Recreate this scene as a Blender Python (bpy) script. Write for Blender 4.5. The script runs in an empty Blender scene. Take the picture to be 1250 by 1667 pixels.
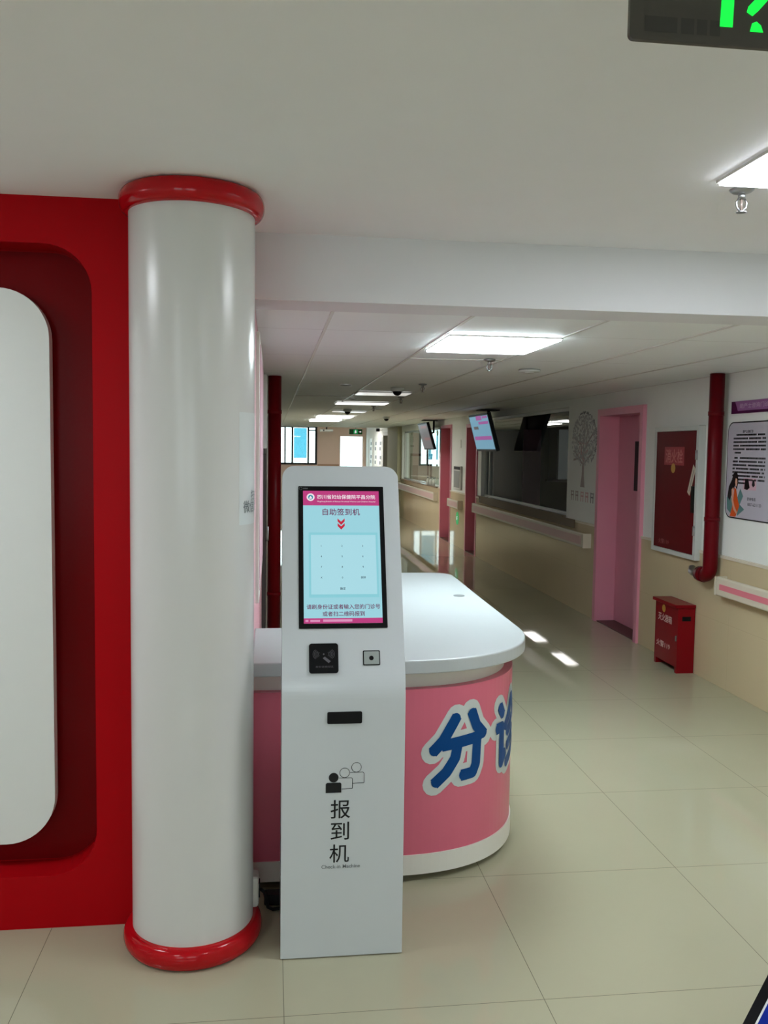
import bpy, bmesh, math, random
from mathutils import Vector, Matrix
random.seed(7)
C = bpy.context.scene
COL = C.collection

# ------------------------------------------------------------------ camera
FPX, YAW, PITCH, ROLL = 1453.6, 0.125666, 0.0706596, 0.0134712
def camera():
    cy, sy, cp, sp = math.cos(YAW), math.sin(YAW), math.cos(PITCH), math.sin(PITCH)
    fw = Vector((sy*cp, cy*cp, -sp)); r = Vector((cy, -sy, 0)); u = r.cross(fw)
    cr, sr = math.cos(ROLL), math.sin(ROLL)
    r2 = cr*r + sr*u; u2 = -sr*r + cr*u
    cam = bpy.data.cameras.new('camera'); o = bpy.data.objects.new('camera', cam); COL.objects.link(o)
    m = Matrix.Identity(4)
    for i in range(3):
        m[i][0] = r2[i]; m[i][1] = u2[i]; m[i][2] = -fw[i]
    m.translation = Vector((0, 0, 1.67)); o.matrix_world = m
    cam.sensor_fit = 'VERTICAL'; cam.sensor_height = 36; cam.lens = FPX/1667*36
    cam.clip_start = 0.05; cam.clip_end = 200
    C.camera = o
camera()
# ------------------------------------------------------------------ world, light levels, exposure
HALL_LIGHT, CORRIDOR_LIGHT, FAR_LIGHT, DIM_LIGHT = 20.5, 36.0, 24.0, 0.5
SKY = (0.80, 0.95, 1.0); SKY_STRENGTH = 3.2
w = bpy.data.worlds.new('sky'); C.world = w; w.use_nodes = True
w.node_tree.nodes['Background'].inputs[0].default_value = (*SKY, 1)
w.node_tree.nodes['Background'].inputs[1].default_value = SKY_STRENGTH
C.view_settings.view_transform = 'Standard'; C.view_settings.look = 'None'
C.view_settings.gamma = 1; C.view_settings.exposure = 0.12; C.view_settings.use_curve_mapping = False
try:
    C.cycles.use_denoising = True; C.cycles.sample_clamp_indirect = 6.0
    C.cycles.max_bounces = 10; C.cycles.diffuse_bounces = 6; C.cycles.glossy_bounces = 6
    C.cycles.transparent_max_bounces = 12; C.cycles.caustics_reflective = False
except Exception: pass

# ------------------------------------------------------------------ materials
def lin(c):
    return tuple(((x/255)/12.92 if x/255 <= .04045 else ((x/255+.055)/1.055)**2.4) for x in c)
class NT:
    def __init__(s, name):
        s.m = bpy.data.materials.new(name); s.m.use_nodes = True; s.t = s.m.node_tree; s.b = s.t.nodes['Principled BSDF']
    def n(s, ty, **kw):
        o = s.t.nodes.new(ty)
        for k, v in kw.items(): setattr(o, k, v)
        return o
    def l(s, a, b): s.t.links.new(a, b)
    def math(s, op, a, b=None):
        o = s.n('ShaderNodeMath', operation=op)
        for i, v in enumerate((a, b)):
            if v is None: continue
            if isinstance(v, (int, float)): o.inputs[i].default_value = v
            else: s.l(v, o.inputs[i])
        return o.outputs[0]
def mat(name, rgb, rough=.5, spec=.5, metal=0, noise=.03, nscale=6, coat=0, bump=0, srgb=True):
    k = NT(name); c = lin(rgb) if srgb else rgb
    tc = k.n('ShaderNodeTexCoord'); nz = k.n('ShaderNodeTexNoise'); nz.inputs['Scale'].default_value = nscale; nz.inputs['Detail'].default_value = 3
    k.l(tc.outputs['Object'], nz.inputs['Vector'])
    mx = k.n('ShaderNodeMix', data_type='RGBA'); k.l(nz.outputs[0], mx.inputs[0])
    mx.inputs[6].default_value = (*[max(0, x*(1-noise)) for x in c], 1); mx.inputs[7].default_value = (*[min(1, x*(1+noise)) for x in c], 1)
    k.l(mx.outputs[2], k.b.inputs['Base Color'])
    k.b.inputs['Roughness'].default_value = rough; k.b.inputs['Metallic'].default_value = metal
    k.b.inputs['Specular IOR Level'].default_value = spec
    if coat: k.b.inputs['Coat Weight'].default_value = coat; k.b.inputs['Coat Roughness'].default_value = .08
    if bump:
        bp = k.n('ShaderNodeBump'); bp.inputs['Strength'].default_value = bump; bp.inputs['Distance'].default_value = .002
        n2 = k.n('ShaderNodeTexNoise'); n2.inputs['Scale'].default_value = 60; k.l(tc.outputs['Object'], n2.inputs['Vector'])
        k.l(n2.outputs[0], bp.inputs['Height']); k.l(bp.outputs[0], k.b.inputs['Normal'])
    return k.m
def emit(name, rgb, strength=1.0, srgb=True):
    k = NT(name); c = lin(rgb) if srgb else rgb
    k.b.inputs['Base Color'].default_value = (*[min(1, x)*.04 for x in c], 1); k.b.inputs['Roughness'].default_value = .25; k.b.inputs['Specular IOR Level'].default_value = .25
    k.b.inputs['Emission Color'].default_value = (*c, 1); k.b.inputs['Emission Strength'].default_value = strength
    return k.m
def grid_mat(name, rgb, line, lines, rough, spec=.5, coat=0, noise=.04, nscale=1.5):
    """tiled surface: lines = [(axis, offset, pitch, width)] in object space"""
    k = NT(name); tc = k.n('ShaderNodeTexCoord'); sep = k.n('ShaderNodeSeparateXYZ'); k.l(tc.outputs['Object'], sep.inputs[0])
    mask = None
    for ax, off, p, wd in lines:
        v = k.math('SUBTRACT', sep.outputs[ax], off - wd/2 - 400*p)
        v = k.math('MODULO', v, p); v = k.math('LESS_THAN', v, wd)
        mask = v if mask is None else k.math('MAXIMUM', mask, v)
    nz = k.n('ShaderNodeTexNoise'); nz.inputs['Scale'].default_value = nscale; nz.inputs['Detail'].default_value = 5; k.l(tc.outputs['Object'], nz.inputs['Vector'])
    c = lin(rgb); a = k.n('ShaderNodeMix', data_type='RGBA'); k.l(nz.outputs[0], a.inputs[0])
    a.inputs[6].default_value = (*[x*(1-noise) for x in c], 1); a.inputs[7].default_value = (*[x*(1+noise) for x in c], 1)
    b = k.n('ShaderNodeMix', data_type='RGBA'); k.l(mask, b.inputs[0]); k.l(a.outputs[2], b.inputs[6]); b.inputs[7].default_value = (*lin(line), 1)
    k.l(b.outputs[2], k.b.inputs['Base Color'])
    k.b.inputs['Roughness'].default_value = rough; k.b.inputs['Specular IOR Level'].default_value = spec
    if coat: k.b.inputs['Coat Weight'].default_value = coat; k.b.inputs['Coat Roughness'].default_value = .03
    return k.m
def glass_mat(name, tint=(1, 1, 1), ior=1.5):
    k = NT(name); k.t.nodes.remove(k.b); out = k.t.nodes['Material Output']
    tr = k.n('ShaderNodeBsdfTransparent'); tr.inputs[0].default_value = (*tint, 1)
    gl = k.n('ShaderNodeBsdfGlossy'); gl.inputs['Roughness'].default_value = .01; gl.inputs[0].default_value = (1, 1, 1, 1)
    ge = k.n('ShaderNodeNewGeometry'); dp = k.n('ShaderNodeVectorMath', operation='DOT_PRODUCT')
    k.l(ge.outputs['Incoming'], dp.inputs[0]); k.l(ge.outputs['Normal'], dp.inputs[1])
    c = k.math('ABSOLUTE', dp.outputs['Value']); c = k.math('SUBTRACT', 1.0, c); c = k.math('POWER', c, 5.0); c = k.math('MULTIPLY', c, .80); fr = k.math('ADD', c, .03)
    mx = k.n('ShaderNodeMixShader'); k.l(fr, mx.inputs[0]); k.l(tr.outputs[0], mx.inputs[1]); k.l(gl.outputs[0], mx.inputs[2])
    k.l(mx.outputs[0], out.inputs[0]); return k.m

M = {}
M['floor'] = grid_mat('polished_floor_tile', (172, 169, 144), (112, 109, 92), [(0, .043, .79, .0022), (1, 2.53, .79, .0022)], .03, .5, noise=.05)
M['wainscot'] = grid_mat('beige_wall_tile', (206, 190, 156), (190, 174, 142), [(1, 0.25, .8, .002), (2, .465, .465, .002)], .03, .5, noise=.05)
M['ceiling'] = mat('matt_ceiling_paint', (238, 239, 243), .9, .2, noise=.015)
M['ctile'] = grid_mat('ceiling_tile', (238, 243, 243), (198, 200, 198), [(1, 5.52, 1.2, .006)], .55, .35, noise=.02)
M['beam'] = mat('beam_paint', (222, 223, 226), .8, .2, noise=.015)
M['wall'] = mat('white_wall_paint', (232, 235, 231), .8, .3, noise=.02)
M['farwall'] = mat('far_wall_paint', (222, 197, 182), .8, .3, noise=.02)
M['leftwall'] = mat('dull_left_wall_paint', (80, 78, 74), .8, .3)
M['pinkwall'] = mat('pink_wall_paint', (210, 164, 172), .7, .3)
M['red'] = mat('red_lacquer_panel', (168, 8, 18), .35, .06, noise=.03)
M['redgloss'] = mat('glossy_red_trim', (176, 8, 20), .12, .28, noise=.02)
M['cabinetred'] = mat('deep_red_enamel', (96, 6, 16), .35, .12)
M['redpaint'] = mat('red_enamel', (126, 8, 20), .3, .15)
M['darkred'] = mat('dark_red_pipe_paint', (98, 8, 14), .3, .08)
M['white'] = mat('white_column_laminate', (208, 208, 206), .22, .5, noise=.01)
M['panelwhite'] = mat('matt_white_panel', (222, 225, 222), .6, .4, noise=.01)
M['kiosk'] = mat('white_powder_coat', (197, 203, 207), .25, .5, noise=.01, coat=.3)
M['desktop'] = mat('white_solid_surface', (178, 184, 185), .35, .4, noise=.01)
M['deskpink'] = mat('pink_laminate', (208, 105, 127), .35, .4, noise=.02)
M['deskwhite'] = mat('white_laminate', (222, 222, 214), .4, .4, noise=.01)
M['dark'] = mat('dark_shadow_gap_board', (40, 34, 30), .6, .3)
M['black'] = mat('black_plastic', (9, 9, 12), .3, .2)
M['blackmatt'] = mat('matt_black', (22, 22, 23), .6, .3)
M['ink'] = mat('black_print', (18, 18, 20), .5, .3)
M['grayink'] = mat('grey_print', (110, 116, 118), .5, .3)
M['blue'] = mat('blue_letter_vinyl', (4, 66, 128), .4, .15)
M['halo'] = mat('pale_letter_vinyl', (196, 204, 202), .4, .4)
M['steel'] = mat('brushed_steel', (170, 172, 174), .3, .5, metal=1)
M['alu'] = mat('painted_aluminium', (206, 210, 206), .4, .5)
M['tbar'] = mat('white_grid_bar', (205, 205, 200), .35, .5)
M['doorpink'] = mat('pink_door_paint', (222, 150, 170), .45, .4, noise=.03)
M['doorrose'] = mat('rose_door_paint', (190, 76, 100), .45, .4, noise=.03)
M['doorframe'] = mat('pale_pink_door_frame', (212, 140, 156), .4, .4, noise=.03)
M['frame'] = mat('pale_frame', (200, 200, 194), .5, .4)
M['railwhite'] = mat('cream_rail_vinyl', (214, 206, 188), .4, .4)
M['railpink'] = mat('pink_rail_vinyl', (224, 128, 142), .4, .4)
M['railpale'] = mat('pale_pink_rail_vinyl', (210, 176, 172), .4, .4)
M['brown'] = mat('brown_wood', (70, 54, 40), .4, .4, noise=.15, nscale=4)
M['sill'] = mat('dark_stone_sill', (120, 104, 84), .08, .5)
M['threshold'] = mat('dark_brown_threshold', (84, 52, 44), .4, .4)
M['purple'] = mat('dark_purple_plate', (74, 10, 62), .4, .4)
M['mauve'] = mat('mauve_plate', (148, 96, 150), .35, .4)
M['mauveink'] = mat('pale_mauve_print', (196, 170, 196), .5, .3)
M['poster'] = mat('lilac_poster_paper', (184, 180, 192), .4, .4)
M['skin'] = mat('skin_print', (208, 158, 136), .5, .3)
M['orange'] = mat('orange_print', (206, 84, 32), .5, .3)
M['leafprint'] = mat('teal_leaf_print', (88, 128, 128), .5, .3)
M['pinkprint'] = mat('pale_pink_print', (206, 164, 178), .5, .3)
M['hair'] = mat('black_hair_print', (24, 20, 22), .5, .3)
M['cream'] = mat('cream_paper', (206, 196, 176), .6, .3)
M['gold'] = mat('gold_badge', (190, 146, 60), .4, .5)
M['treebark'] = mat('brown_tree_decal', (164, 150, 146), .6, .3)
M['treeleaf'] = mat('grey_leaf_decal', (176, 176, 178), .6, .3)
M['treedark'] = mat('dark_leaf_decal', (120, 122, 124), .6, .3)
M['treepink'] = mat('dusty_pink_decal', (206, 160, 162), .6, .3)
M['green'] = emit('exit_green', (20, 250, 70), 1.2)
M['greensoft'] = emit('exit_green_far', (30, 150, 80), .8)
M['greenplate'] = mat('green_sign_plate', (40, 120, 70), .3, .4)
M['signface'] = mat('smoked_sign_panel', (66, 62, 56), .3, .5)
M['lamp_hall'] = emit('hall_lamp_diffuser', (.94, .98, 1.05), HALL_LIGHT, False)
M['lamp_corridor'] = emit('corridor_lamp_diffuser', (.86, 1.0, 1.04), CORRIDOR_LIGHT, False)
M['lamp_far'] = emit('far_lamp_diffuser', (1.0, .97, .92), FAR_LIGHT, False)
M['lamp_room'] = emit('room_lamp_diffuser', (1.0, .98, .95), 58.0, False)
M['lamp_end'] = emit('end_lamp_diffuser', (1.0, .96, .92), 42.0, False)
M['lamp_mid'] = emit('mid_lamp_diffuser', (1.0, .97, .92), 1.3, False)
M['lamp_dim'] = emit('dim_lamp_diffuser', (1.0, .97, .92), DIM_LIGHT, False)
M['glass'] = glass_mat('clear_pane', (.93, .97, .95))
M['darkglass'] = glass_mat('smoked_pane', (.72, .74, .75))
M['frosted'] = emit('lit_frosted_pane', (112, 116, 112), .42)
M['blind'] = glass_mat('teal_tinted_pane', (.26, .50, .58))
M['roomwall'] = mat('pale_room_wall', (196, 204, 194), .8, .3)
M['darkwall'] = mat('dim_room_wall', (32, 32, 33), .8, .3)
M['olive'] = mat('olive_pillar_paint', (176, 172, 144), .7, .3)
M['foliage'] = mat('plant_leaf', (60, 84, 52), .5, .4, noise=.2)
M['terracotta'] = mat('pot', (150, 130, 110), .7, .3)
M['navy'] = mat('navy_board', (6, 36, 138), .4, .15)
M['screen_bg'] = emit('screen_cyan', (158, 214, 226), .85)
M['screen_pad'] = emit('screen_pale_cyan', (172, 222, 233), .85)
M['screen_edge'] = emit('screen_teal', (140, 208, 219), .85)
M['screen_mag'] = emit('screen_magenta', (190, 62, 128), .85)
M['screen_white'] = emit('screen_white', (244, 232, 240), .85)
M['screen_rose'] = emit('screen_rose', (222, 150, 190), .85)
M['screen_plum'] = emit('screen_plum', (110, 36, 84), .85)
M['screen_red'] = emit('screen_red', (200, 40, 66), .85)
M['screen_ink'] = emit('screen_ink', (50, 66, 84), .85)
M['screen_teal'] = emit('screen_logo_teal', (40, 150, 170), .85)
M['tv_blue'] = emit('tv_blue', (112, 160, 184), .8)
M['tv_mag'] = emit('tv_magenta', (156, 84, 150), .8)
M['tv_gray'] = emit('tv_grey', (96, 94, 97), .75)
M['tv_dullred'] = emit('tv_dull_red', (128, 88, 90), .75)

# ------------------------------------------------------------------ mesh builder (world coordinates)
class MB:
    def __init__(s): s.v = []; s.f = []; s.smooth = set()
    def add(s, vs, fs, smooth=False):
        b = len(s.v); s.v += [tuple(v) for v in vs]
        for f in fs:
            if smooth: s.smooth.add(len(s.f))
            s.f.append(tuple(b+i for i in f))
        return s
    def box(s, x0, x1, y0, y1, z0, z1, bev=0):
        if bev:
            bm = bmesh.new(); bmesh.ops.create_cube(bm, size=1)
            for v in bm.verts: v.co = ((x0+x1)/2+v.co.x*(x1-x0), (y0+y1)/2+v.co.y*(y1-y0), (z0+z1)/2+v.co.z*(z1-z0))
            bmesh.ops.bevel(bm, geom=bm.edges[:], offset=bev, segments=3, affect='EDGES', profile=.5)
            return s.bm(bm)
        v = [(x, y, z) for z in (z0, z1) for y in (y0, y1) for x in (x0, x1)]
        return s.add(v, [(0, 2, 3, 1), (4, 5, 7, 6), (0, 1, 5, 4), (2, 6, 7, 3), (0, 4, 6, 2), (1, 3, 7, 5)])
    def bm(s, bm, smooth=False):
        bm.verts.index_update(); s.add([v.co[:] for v in bm.verts], [[v.index for v in f.verts] for f in bm.faces], smooth); bm.free(); return s
    def prism(s, pts, fr, h, smooth=False):
        """pts: 2D outline (ccw) in frame fr=(O,ux,uy,n); extruded h along n"""
        O, ux, uy, n = fr; k = len(pts)
        a = [O+ux*p[0]+uy*p[1] for p in pts]; b = [p+n*h for p in a]
        s.add(a+b, [tuple(range(k-1, -1, -1)), tuple(range(k, 2*k))])
        s.add(a+b, [(i, (i+1) % k, k+(i+1) % k, k+i) for i in range(k)], smooth); return s
    def flat(s, pts, fr, e=0):
        O, ux, uy, n = fr; s.add([O+ux*p[0]+uy*p[1]+n*e for p in pts], [tuple(range(len(pts)))]); return s
    def rect(s, u0, u1, v0, v1, fr, e=0): return s.flat([(u0, v0), (u1, v0), (u1, v1), (u0, v1)], fr, e)
    def plate(s, u0, u1, v0, v1, fr, e0, e1):
        O, ux, uy, n = fr; return s.prism([(u0, v0), (u1, v0), (u1, v1), (u0, v1)], (O+n*e0, ux, uy, n), e1-e0)
    def rplate(s, u0, u1, v0, v1, r, fr, e0, e1, seg=6):
        O, ux, uy, n = fr; return s.prism(rrect(u0, u1, v0, v1, r, seg), (O+n*e0, ux, uy, n), e1-e0)
    def lathe(s, prof, c, axis=(0, 0, 1), n=48, a0=0, a1=2*math.pi, smooth=True):
        ax = Vector(axis).normalized(); t = Vector((1, 0, 0)) if abs(ax.x) < .9 else Vector((0, 1, 0))
        e1 = (t-ax*t.dot(ax)).normalized(); e2 = ax.cross(e1); c = Vector(c)
        full = abs(a1-a0-2*math.pi) < 1e-6; m = n if full else n+1; k = len(prof); vs = []
        for i in range(m):
            a = a0+(a1-a0)*i/n
            for r, h in prof: vs.append(c+ax*h+(e1*math.cos(a)+e2*math.sin(a))*r)
        fs = []
        for i in range(n):
            j = (i+1) % m
            for q in range(k-1): fs.append((i*k+q, j*k+q, j*k+q+1, i*k+q+1))
        return s.add(vs, fs, smooth)
    def cyl(s, c, r, h, axis=(0, 0, 1), n=24, r2=None):
        r2 = r if r2 is None else r2
        return s.lathe([(0, 0), (r, 0)], c, axis, n, smooth=False).lathe([(r, 0), (r2, h)], c, axis, n).lathe([(r2, h), (0, h)], c, axis, n, smooth=False)
    def tube(s, path, r, n=12, cap=True):
        P = [Vector(p) for p in path]; rings = []; up = None
        for i, p in enumerate(P):
            d = (P[min(i+1, len(P)-1)]-P[max(i-1, 0)]).normalized()
            if up is None: up = Vector((0, 0, 1)) if abs(d.z) < .9 else Vector((1, 0, 0))
            e1 = (up-d*up.dot(d)).normalized(); up = e1; e2 = d.cross(e1)
            rr = r[i] if isinstance(r, (list, tuple)) else r
            rings.append([p+(e1*math.cos(2*math.pi*k/n)+e2*math.sin(2*math.pi*k/n))*rr for k in range(n)])
        vs = [v for q in rings for v in q]; fs = []
        for i in range(len(P)-1):
            for k in range(n): fs.append((i*n+k, i*n+(k+1) % n, (i+1)*n+(k+1) % n, (i+1)*n+k))
        s.add(vs, fs, True)
        if cap: s.add(rings[0], [tuple(range(n-1, -1, -1))]); s.add(rings[-1], [tuple(range(n))])
        return s
    def text(s, txt, size, fr, e=.001, bold=0, sx=1, at=(0, 0), fit=None):
        vs, fs = text_geo(txt, size, bold); O, ux, uy, n = fr
        if fit:
            x = [v[0] for v in vs]; y = [v[1] for v in vs]; w_, h_ = max(x)-min(x), max(y)-min(y); cx, cy = (max(x)+min(x))/2, (max(y)+min(y))/2
            vs = [((v[0]-cx)*fit[0]/w_, (v[1]-cy)*fit[1]/h_) for v in vs]
        s.add([O+ux*(v[0]*sx+at[0])+uy*(v[1]+at[1])+n*e for v in vs], fs); return s
    def build(s, name, m, parent=None, origin=None):
        o0 = Vector(parent.get('_w', (0, 0, 0))) if parent is not None else Vector(origin or (0, 0, 0))
        me = bpy.data.meshes.new(name); me.from_pydata([(v[0]-o0.x, v[1]-o0.y, v[2]-o0.z) for v in s.v], [], s.f)
        for i in s.smooth: me.polygons[i].use_smooth = True
        b = bmesh.new(); b.from_mesh(me); bmesh.ops.remove_doubles(b, verts=b.verts[:], dist=1e-6)
        bmesh.ops.recalc_face_normals(b, faces=b.faces[:]) if s.closed() else None
        b.to_mesh(me); b.free()
        me.materials.append(M[m] if isinstance(m, str) else m); me.update()
        o = bpy.data.objects.new(name, me); COL.objects.link(o)
        o['_w'] = tuple(o0)
        if parent is not None: o.parent = parent
        else: o.location = o0
        return o
    def closed(s): return getattr(s, 'solid', True)
def rrect(u0, u1, v0, v1, r, seg=6):
    p = []
    for cx, cy, a in ((u1-r, v0+r, -90), (u1-r, v1-r, 0), (u0+r, v1-r, 90), (u0+r, v0+r, 180)):
        for i in range(seg+1):
            t = math.radians(a+90*i/seg); p.append((cx+r*math.cos(t), cy+r*math.sin(t)))
    return p
_TC = {}
def text_geo(txt, size, bold=0):
    k = (txt, bold)
    if k not in _TC:
        cu = bpy.data.curves.new('lettering', 'FONT'); cu.body = txt; cu.size = 1; cu.align_x = 'CENTER'; cu.align_y = 'CENTER'; cu.offset = bold; cu.resolution_u = 3
        o = bpy.data.objects.new('lettering', cu); COL.objects.link(o)
        dg = bpy.context.evaluated_depsgraph_get(); me = bpy.data.meshes.new_from_object(o.evaluated_get(dg))
        _TC[k] = ([v.co[:2] for v in me.vertices], [tuple(p.vertices) for p in me.polygons])
        bpy.data.objects.remove(o); bpy.data.meshes.remove(me); bpy.data.curves.remove(cu)
    vs, fs = _TC[k]; return [(a*size, b*size) for a, b in vs], fs
def disc(c, r, n=24): return [(c[0]+r*math.cos(2*math.pi*i/n), c[1]+r*math.sin(2*math.pi*i/n)) for i in range(n)]
def stroke2d(path, wd, cap=True):
    """outline polygons of a thick polyline: quads plus round joints"""
    out = []
    for (x0, y0), (x1, y1) in zip(path, path[1:]):
        L = math.hypot(x1-x0, y1-y0) or 1e-6; nx, ny = -(y1-y0)/L*wd/2, (x1-x0)/L*wd/2
        out.append([(x0-nx, y0-ny), (x1-nx, y1-ny), (x1+nx, y1+ny), (x0+nx, y0+ny)])
    pts = path if cap else path[1:-1]
    for p in pts: out.append(disc(p, wd/2, 14))
    return out
V = Vector
def tag(o, label=None, cat=None, group=None, kind=None):
    if label: o['label'] = label
    if cat: o['category'] = cat
    if group: o['group'] = group
    if kind: o['kind'] = kind
    return o
def thing(name, loc, label, cat, group=None, kind=None):
    o = bpy.data.objects.new(name, None); COL.objects.link(o); o.location = loc; o.empty_display_size = .1; o['_w'] = tuple(loc)
    return tag(o, label, cat, group, kind)
def copy_tree(o, parent=None):
    c = o.copy(); COL.objects.link(c)
    if parent is not None: c.parent = parent
    for ch in [q for q in bpy.data.objects if q.parent == o]: copy_tree(ch, c)
    return c
def clone(o, loc, label, group=None):
    c = copy_tree(o); c.location = loc; return tag(c, label, None, group)
def struct(o, label, cat): return tag(o, label, cat, None, 'structure')
FW = lambda y, z, x=3.2: (V((x, y, z)), V((0, -1, 0)), V((0, 0, 1)), V((-1, 0, 0)))      # frame on the right wall, facing the corridor
FF = lambda x, z, y: (V((x, y, z)), V((1, 0, 0)), V((0, 0, 1)), V((0, -1, 0)))            # frame facing the viewer

# ------------------------------------------------------------------ room shell
ZC, ZM, XR, XL, YE = 2.23, 2.48, 3.2, -.075, 30.5
struct(MB().box(-4.2, 6.4, -4.2, 31.2, -.1, 0).build('floor', 'floor'), 'glossy beige tiled floor of hall and corridor', 'floor')
struct(MB().box(-4.2, 3.4, -4.2, 3.475, ZM, ZM+.1).build('ceiling', 'ceiling'), 'plain white ceiling of the near hall', 'ceiling')
struct(MB().box(-.3, 3.4, 3.475, 3.72, ZC, ZM+.1).build('beam', 'beam'), 'white ceiling beam across the corridor mouth', 'beam')
struct(MB().box(-.3, 3.4, 3.72, 24.2, ZC+.004, ZC+.1).build('ceiling_corridor', 'ctile'), 'white tiled corridor ceiling darkening into the distance', 'ceiling')
struct(MB().box(-.3, 3.4, 24.2, 31, 2.42, 2.52).box(-.3, 3.4, 24.1, 24.2, ZC+.1, 2.52).build('ceiling_far', 'ceiling'), 'raised ceiling at the far corridor end', 'ceiling')
g = MB()
for k in range(6): g.box(.247+.591*k-.007, .247+.591*k+.007, 3.72, 24.1, ZC-.001, ZC+.006)
g.box(.845, 1.423, 5.515, 5.530, ZC-.001, ZC+.006).box(.254, .832, 9.74, 9.765, ZC-.004, ZC+.006)
struct(g.build('trim_1', 'tbar'), 'pale metal strips running along the corridor ceiling', 'trim')
# right wall with its openings
D1, D2, D3, D4 = (7.44, 8.40, 2.02), (13.75, 14.45, 2.04), (15.80, 16.70, 2.07), (24.05, 25.5, 2.05)
W1, W2 = (9.42, 13.47, .955, 2.15), (16.95, 21.9, .93, 2.10)
m = MB(); wz = MB(); y = -4.2
cuts = sorted([(D1[0], D1[1], 0, D1[2]), (D2[0], D2[1], 0, D2[2]), (D3[0], D3[1], 0, D3[2]), (D4[0], D4[1], 0, D4[2]), (W1[0], W1[1], W1[2], W1[3]), (W2[0], W2[1], W2[2], W2[3])])
for a, b, z0, z1 in cuts:
    m.box(XR, XR+.2, y, a, 0, 2.5); m.box(XR, XR+.2, a, b, z1, 2.5); wz.box(XR-.012, XR, y, a, 0, .935)
    if z0: m.box(XR, XR+.2, a, b, 0, z0); wz.box(XR-.012, XR, a, b, 0, .935)
    y = b
m.box(XR, XR+.2, y, 31, 0, 2.5); wz.box(XR-.012, XR, y, 30.5, 0, .935)
struct(m.build('wall_right', 'wall'), 'white right corridor wall above beige tile', 'wall')
struct(wz.build('trim_2', 'wainscot'), 'glossy beige tile wainscot along the right wall', 'wainscot')
cp = MB(); y = -4.2
for a, b, z0, z1 in cuts:
    cp.box(XR-.02, XR, y, a, .925, .945)
    if z0: cp.box(XR-.02, XR, a, b, .925, .945)
    y = b
cp.box(XR-.02, XR, y, 30.5, .925, .945)
struct(cp.build('trim_3', 'railwhite'), 'narrow cream cap strip on top of the wainscot', 'trim')
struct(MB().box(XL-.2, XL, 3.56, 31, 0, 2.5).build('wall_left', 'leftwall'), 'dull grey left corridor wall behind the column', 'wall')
struct(MB().box(XL, XL+.006, 3.6, 7.4, 0, ZC).build('trim_5', 'pinkwall'), 'pink panelling on the near stretch of the left wall', 'trim')
# far wall with window and door openings
fw = MB(); FWX, FDX = (.0, 1.53, 1.10, 2.40), (2.32, 3.09, 0, 2.07)
fw.box(XL, 3.2, YE, YE+.15, FWX[3], 2.5); fw.box(XL, FWX[0], YE, YE+.15, 0, FWX[3]); fw.box(FWX[0], FWX[1], YE, YE+.15, 0, FWX[2])
fw.box(FWX[1], FDX[0], YE, YE+.15, 0, FWX[3]); fw.box(FDX[0], FDX[1], YE, YE+.15, FDX[3], FWX[3]); fw.box(FDX[1], 3.2, YE, YE+.15, 0, FWX[3])
struct(fw.build('wall_far', 'farwall'), 'pinkish beige wall closing the corridor far end', 'wall')
fwz = MB().box(FWX[1]+.02, FDX[0]-.04, YE-.012, YE, 0, 1.12)
struct(fwz.build('trim_4', mat('tan_far_wainscot', (176, 138, 112), .3, .5)), 'tan wainscot on the far end wall', 'wainscot')
# hall enclosure behind the camera
bw = MB().box(-4.2, 3.4, -4.4, -4.2, 0, .8).box(-4.2, 3.4, -4.4, -4.2, 2.3, 2.5)
for a, b in ((-4.2, -3.2), (-1.6, -.8), (.8, 3.4)): bw.box(a, b, -4.4, -4.2, .8, 2.3)
struct(bw.build('wall_back', 'wall'), 'white hall wall with added fill light windows behind the viewer', 'wall')
for a, b in ((-3.2, -1.6), (-.8, .8)):  # unseen windows added to let in soft frontal fill light
    pl = bpy.data.lights.new('daylight', 'AREA'); pl.shape = 'RECTANGLE'; pl.size = b-a; pl.size_y = 1.5; pl.cycles.is_portal = True
    wf = MB()
    for q in (a, (a+b)/2-.02, b-.04): wf.box(q, q+.04, -4.33, -4.28, .8, 2.3)
    wf.box(a, b, -4.33, -4.28, .8, .84).box(a, b, -4.33, -4.28, 2.26, 2.3)
    struct(wf.build('window_6' if a < -2 else 'window_7', 'alu'), 'frame of an added fill light window in the hall wall behind the viewer', 'window')
    po = bpy.data.objects.new('added_fill_opening', pl); COL.objects.link(po); po.location = ((a+b)/2, -4.3, 1.55); po.rotation_euler = (math.radians(90), 0, 0)
struct(MB().box(-4.4, -4.2, -4.4, 3.4, 0, 2.5).build('wall_hall_side', 'wall'), 'white hall side wall', 'wall')
# red wall with rounded recess
def red_wall():
    fr = FF(0, 0, 3.1); hole = rrect(-2.4, -.594, .186, 2.328, .155, 10); d = .13
    o = MB(); bm = bmesh.new()
    def loop(pts, yy): return [bm.verts.new((p[0], yy, p[1])) for p in pts]
    outer = [(-4.2, 0), (-.12, 0), (-.12, ZM), (-4.2, ZM)]
    lo, li, lb = loop(outer, 3.1), loop(hole, 3.1), loop(hole, 3.1+d)
    eds = [bm.edges.new((L[i], L[(i+1) % len(L)])) for L in (lo, li) for i in range(len(L))]
    bmesh.ops.triangle_fill(bm, edges=eds, use_beauty=True)
    k = len(hole)
    for i in range(k): bm.faces.new((li[i], li[(i+1) % k], lb[(i+1) % k], lb[i]))
    bm.faces.new(lb)
    ob = loop(outer, 3.1+.45)
    for i in range(4): bm.faces.new((lo[i], lo[(i+1) % 4], ob[(i+1) % 4], ob[i]))
    bm.faces.new(ob)
    o.bm(bm); return o.build('wall_front', 'red')
RB = MB().rplate(-2.38, -.600, .192, 2.322, .15, FF(0, 0, 3.229), 0, .006, 10)  # board colour kept dark to give the recess its shade
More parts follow.
